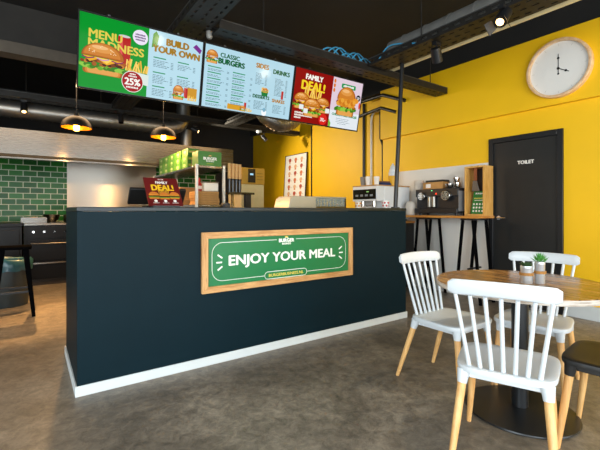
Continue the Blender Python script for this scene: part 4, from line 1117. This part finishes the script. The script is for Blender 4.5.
# tin can planters
TIN = M('tin', '#c9cdd0', .35, .6, var=.05); SOIL = M('soil', '#2a1d14', .9)
GRN = M('succulent green', '#4f9a44', .5, var=.15); GRN2 = M('dark succulent', '#35502c', .5, var=.2)
def can(px, py, label, h, plant, rr):
    q = at(px, py, Z=TH)
    r = thing('tin_planter', label, 'planter', (q.x, q.y, TH+.0003), 0, 'tin can planters on the table')
    prof = [(0, 0), (rr, 0), (rr+.002, .003)]
    for i in range(9): z = .02+i*(h-.04)/8; prof += [(rr, z-.002), (rr+.0012, z)]
    prof += [(rr+.002, h-.003), (rr+.001, h), (rr-.003, h), (rr-.003, h-.012), (0, h-.012)]
    MB(TIN).lathe(prof, n=32).build('can', r, smooth=50)
    MB(SOIL).lathe([(rr-.0035, h-.0118), (0, h-.008)], n=20).build('soil', r)
    b = MB(M('jute twine', '#a8783e', .9, var=.15, scale=60))
    for k_ in range(3):
        b.tube([((rr+.0045)*math.cos(a*PI/16), (rr+.0045)*math.sin(a*PI/16), h*.48+.0055*k_) for a in range(33)], .003, 6, caps=False)
    b.build('twine', r)
    lf = MB(GRN if plant == 'spiky' else GRN2); rs = random.Random(len(label))
    for i in range(30):
        a = i*2.4; f = (i/30); el = 1.35-.95*f if plant == 'spiky' else 1.2-.8*f
        ln = (.046 if plant == 'spiky' else .035)*(.7+.5*f); w = .0055 if plant == 'spiky' else .010
        d = Vector((math.cos(a)*math.cos(el), math.sin(a)*math.cos(el), math.sin(el))); sd = Vector((-math.sin(a), math.cos(a), 0)); up = d.cross(sd)
        o = Vector((math.cos(a)*.006, math.sin(a)*.006, h-.008+.025*(1-f)*(plant == 'spiky')))
        pts = [o, o+d*ln*.5+sd*w, o+d*ln*.5-sd*w, o+d*ln*.5+up*.003, o+d*ln*.5-up*.003, o+d*ln+Vector((0, 0, .006))]
        lf.add(pts, [(0, 1, 3), (0, 3, 2), (0, 4, 1), (0, 2, 4), (5, 3, 1), (5, 2, 3), (5, 1, 4), (5, 4, 2)])
    lf.build('leaves', r, smooth=0)
    return r
can(526.5, 283.0, 'left tin can planter with a low dark rosette on the round table', .10, 'low', .031)
can(540, 283.5, 'right tin can planter with spiky bright leaves on the round table', .125, 'spiky', .0245)

# ------------------------------------------------------------------ chairs
def make_chair(label, loc, facing, pm, group):
    """local +y is the front of the chair"""
    r = thing('spindle_chair', label, 'chair', loc, facing-PI/2, group)
    # seat: dished rounded square
    N = 40; rings = []
    outline = []
    for k_ in range(N):
        a = 2*PI*k_/N; c, s_ = math.cos(a), math.sin(a); e = .42
        x = .214*math.copysign(abs(c)**e, c); y = .205*math.copysign(abs(s_)**e, s_)
        x *= 1+.06*(y/.205)
        outline.append((x, y))
    vs = []; fs = []
    lv = [(1.0, .425), (1.01, .437), (1.0, .449), (.95, .453), (.8, .449), (.5, .444), (.2, .442)]
    for sc, z in lv:
        for x, y in outline: vs.append((x*sc, y*sc, z))
    for i in range(len(lv)-1):
        for k_ in range(N): fs.append((i*N+k_, i*N+(k_+1) % N, (i+1)*N+(k_+1) % N, (i+1)*N+k_))
    fs.append(tuple((len(lv)-1)*N+k_ for k_ in range(N)))
    fs.append(tuple(range(N-1, -1, -1)))
    MB(pm).add(vs, fs).build('seat', r, smooth=45)
    b = MB(pm); b.box(-.15, .15, .145, .16, .39, .4245).box(-.15, .15, -.16, -.145, .39, .4245).box(-.165, -.15, -.145, .145, .39, .4245).box(.15, .165, -.145, .145, .39, .4245); b.build('apron', r, bevel=.004)
    for sx in (-1, 1):
        for sy in (-1, 1):
            a = Vector((sx*.168, sy*.155, .424)); d = Vector((sx*.205, .205 if sy > 0 else -.29, 0)); v = d-a
            q = a+v*.14
            lg = MB(BEECH); lg.tube([q, a+v*.5, d], [.0195, .018, .0125], 16); lg = lg.build('leg', r, smooth=50, label='beech leg')
            MB(pm).tube([a, a+v*.05, q], [.03, .027, .0215], 16).build('leg_socket', lg, smooth=50)
    # top rail, bowed, leaning back
    def back(x, z):   # y of the back at x, height z
        return -.178-.24*(z-.445)+.40*x*x*((z-.445)/.36)
    M_ = 24; vs = []; fs = []; zt, hh, hw, tk = .795, .070, .220, .011
    for i in range(M_+1):
        x = -hw+2*hw*i/M_
        e = min(1, (hw-abs(x))/.03); e = math.sqrt(max(0, 1-(1-e)**2))
        h2 = hh/2*(.62+.38*e); zc = zt+hh/2+.006*(1-(x/hw)**2)
        for (dz, dy) in ((-1, .6), (-.8, 1), (.75, 1), (1, .45), (1, -.45), (.75, -1), (-.8, -1), (-1, -.6)):
            z = zc+dz*h2
            vs.append((x, back(x, z)+dy*tk, z))
    for i in range(M_):
        for q in range(8): fs.append((i*8+q, i*8+(q+1) % 8, (i+1)*8+(q+1) % 8, (i+1)*8+q))
    fs += [tuple(range(7, -1, -1)), tuple(M_*8+q for q in range(8))]
    MB(pm).add(vs, fs).build('top_rail', r, smooth=50)
    for i in range(7):
        f = -1+i/3
        xb, xt = f*.142, f*.188
        p0 = Vector((xb, back(0, .445)+.012, .4455)); p1 = Vector((xt, back(xt, .80), .7975))
        w = .0095
        MB(pm).tube([p0, p0.lerp(p1, .5), p1], [w*1.1, w, w*.95], 12).build('spindle', r, smooth=50)
    return r
import math as _m
ch = make_chair('nearest white spindle chair, its back to the viewer', (1.90, .957, 0), math.radians(22), WHT, 'chairs around the round table')
dup(ch, (2.355, 1.565, 0), 'white spindle chair left of the round table beside the counter end', math.radians(-90)-PI/2)
dup(ch, (2.80, 1.225, 0), 'white spindle chair behind the round table below the toilet door', math.radians(192)-PI/2)
make_chair('black spindle chair with beech legs at the right edge of the photo', (2.375, .655, 0), math.radians(97), BLKPL, 'chairs around the round table')

# ------------------------------------------------------------------ light
def area(name, loc, aim, sx, sy, power, col):
    li = bpy.data.lights.new(name, 'AREA'); li.shape = 'RECTANGLE'; li.size = sx; li.size_y = sy; li.energy = power; li.color = col
    o = bpy.data.objects.new(name, li); COL.objects.link(o); o.location = loc
    o.rotation_euler = (Vector(aim)-Vector(loc)).to_track_quat('-Z', 'Z').to_euler()
    return o
area('window_daylight_front', (.6, -2.45, 1.3), (.6, 3, 1.2), 6.6, 2.2, 270, (.9, .96, 1))
area('window_daylight_left', (-3.25, -.3, 1.6), (3, 1.5, 1.1), 3.8, 2.4, 290, (.84, .94, 1))
area('kitchen_fill_light', (1.2, 6.0, 2.8), (1.2, 6.0, 0), 4.4, .5, 80, (1, .64, .34))  # added warm fill to brighten the kitchen, no visible fitting
def globe(loc, p):
    li = bpy.data.lights.new('globe lamp', 'POINT'); li.energy = p; li.color = (1, .86, .66); li.shadow_soft_size = .1
    o = bpy.data.objects.new('globe_lamp', li); COL.objects.link(o); o.location = loc
globe((2.09, -1.2, 2.61), 60); globe((4.5, -1.2, 2.46), 60)
w = bpy.data.worlds.new('sky'); S.world = w; w.use_nodes = True
w.node_tree.nodes['Background'].inputs['Color'].default_value = (.75, .87, 1, 1)
w.node_tree.nodes['Background'].inputs['Strength'].default_value = .6

vs_ = S.view_settings
vs_.view_transform = 'Standard'; vs_.look = 'None'; vs_.gamma = 1; vs_.use_curve_mapping = False; vs_.exposure = 0
S.display_settings.display_device = 'sRGB'
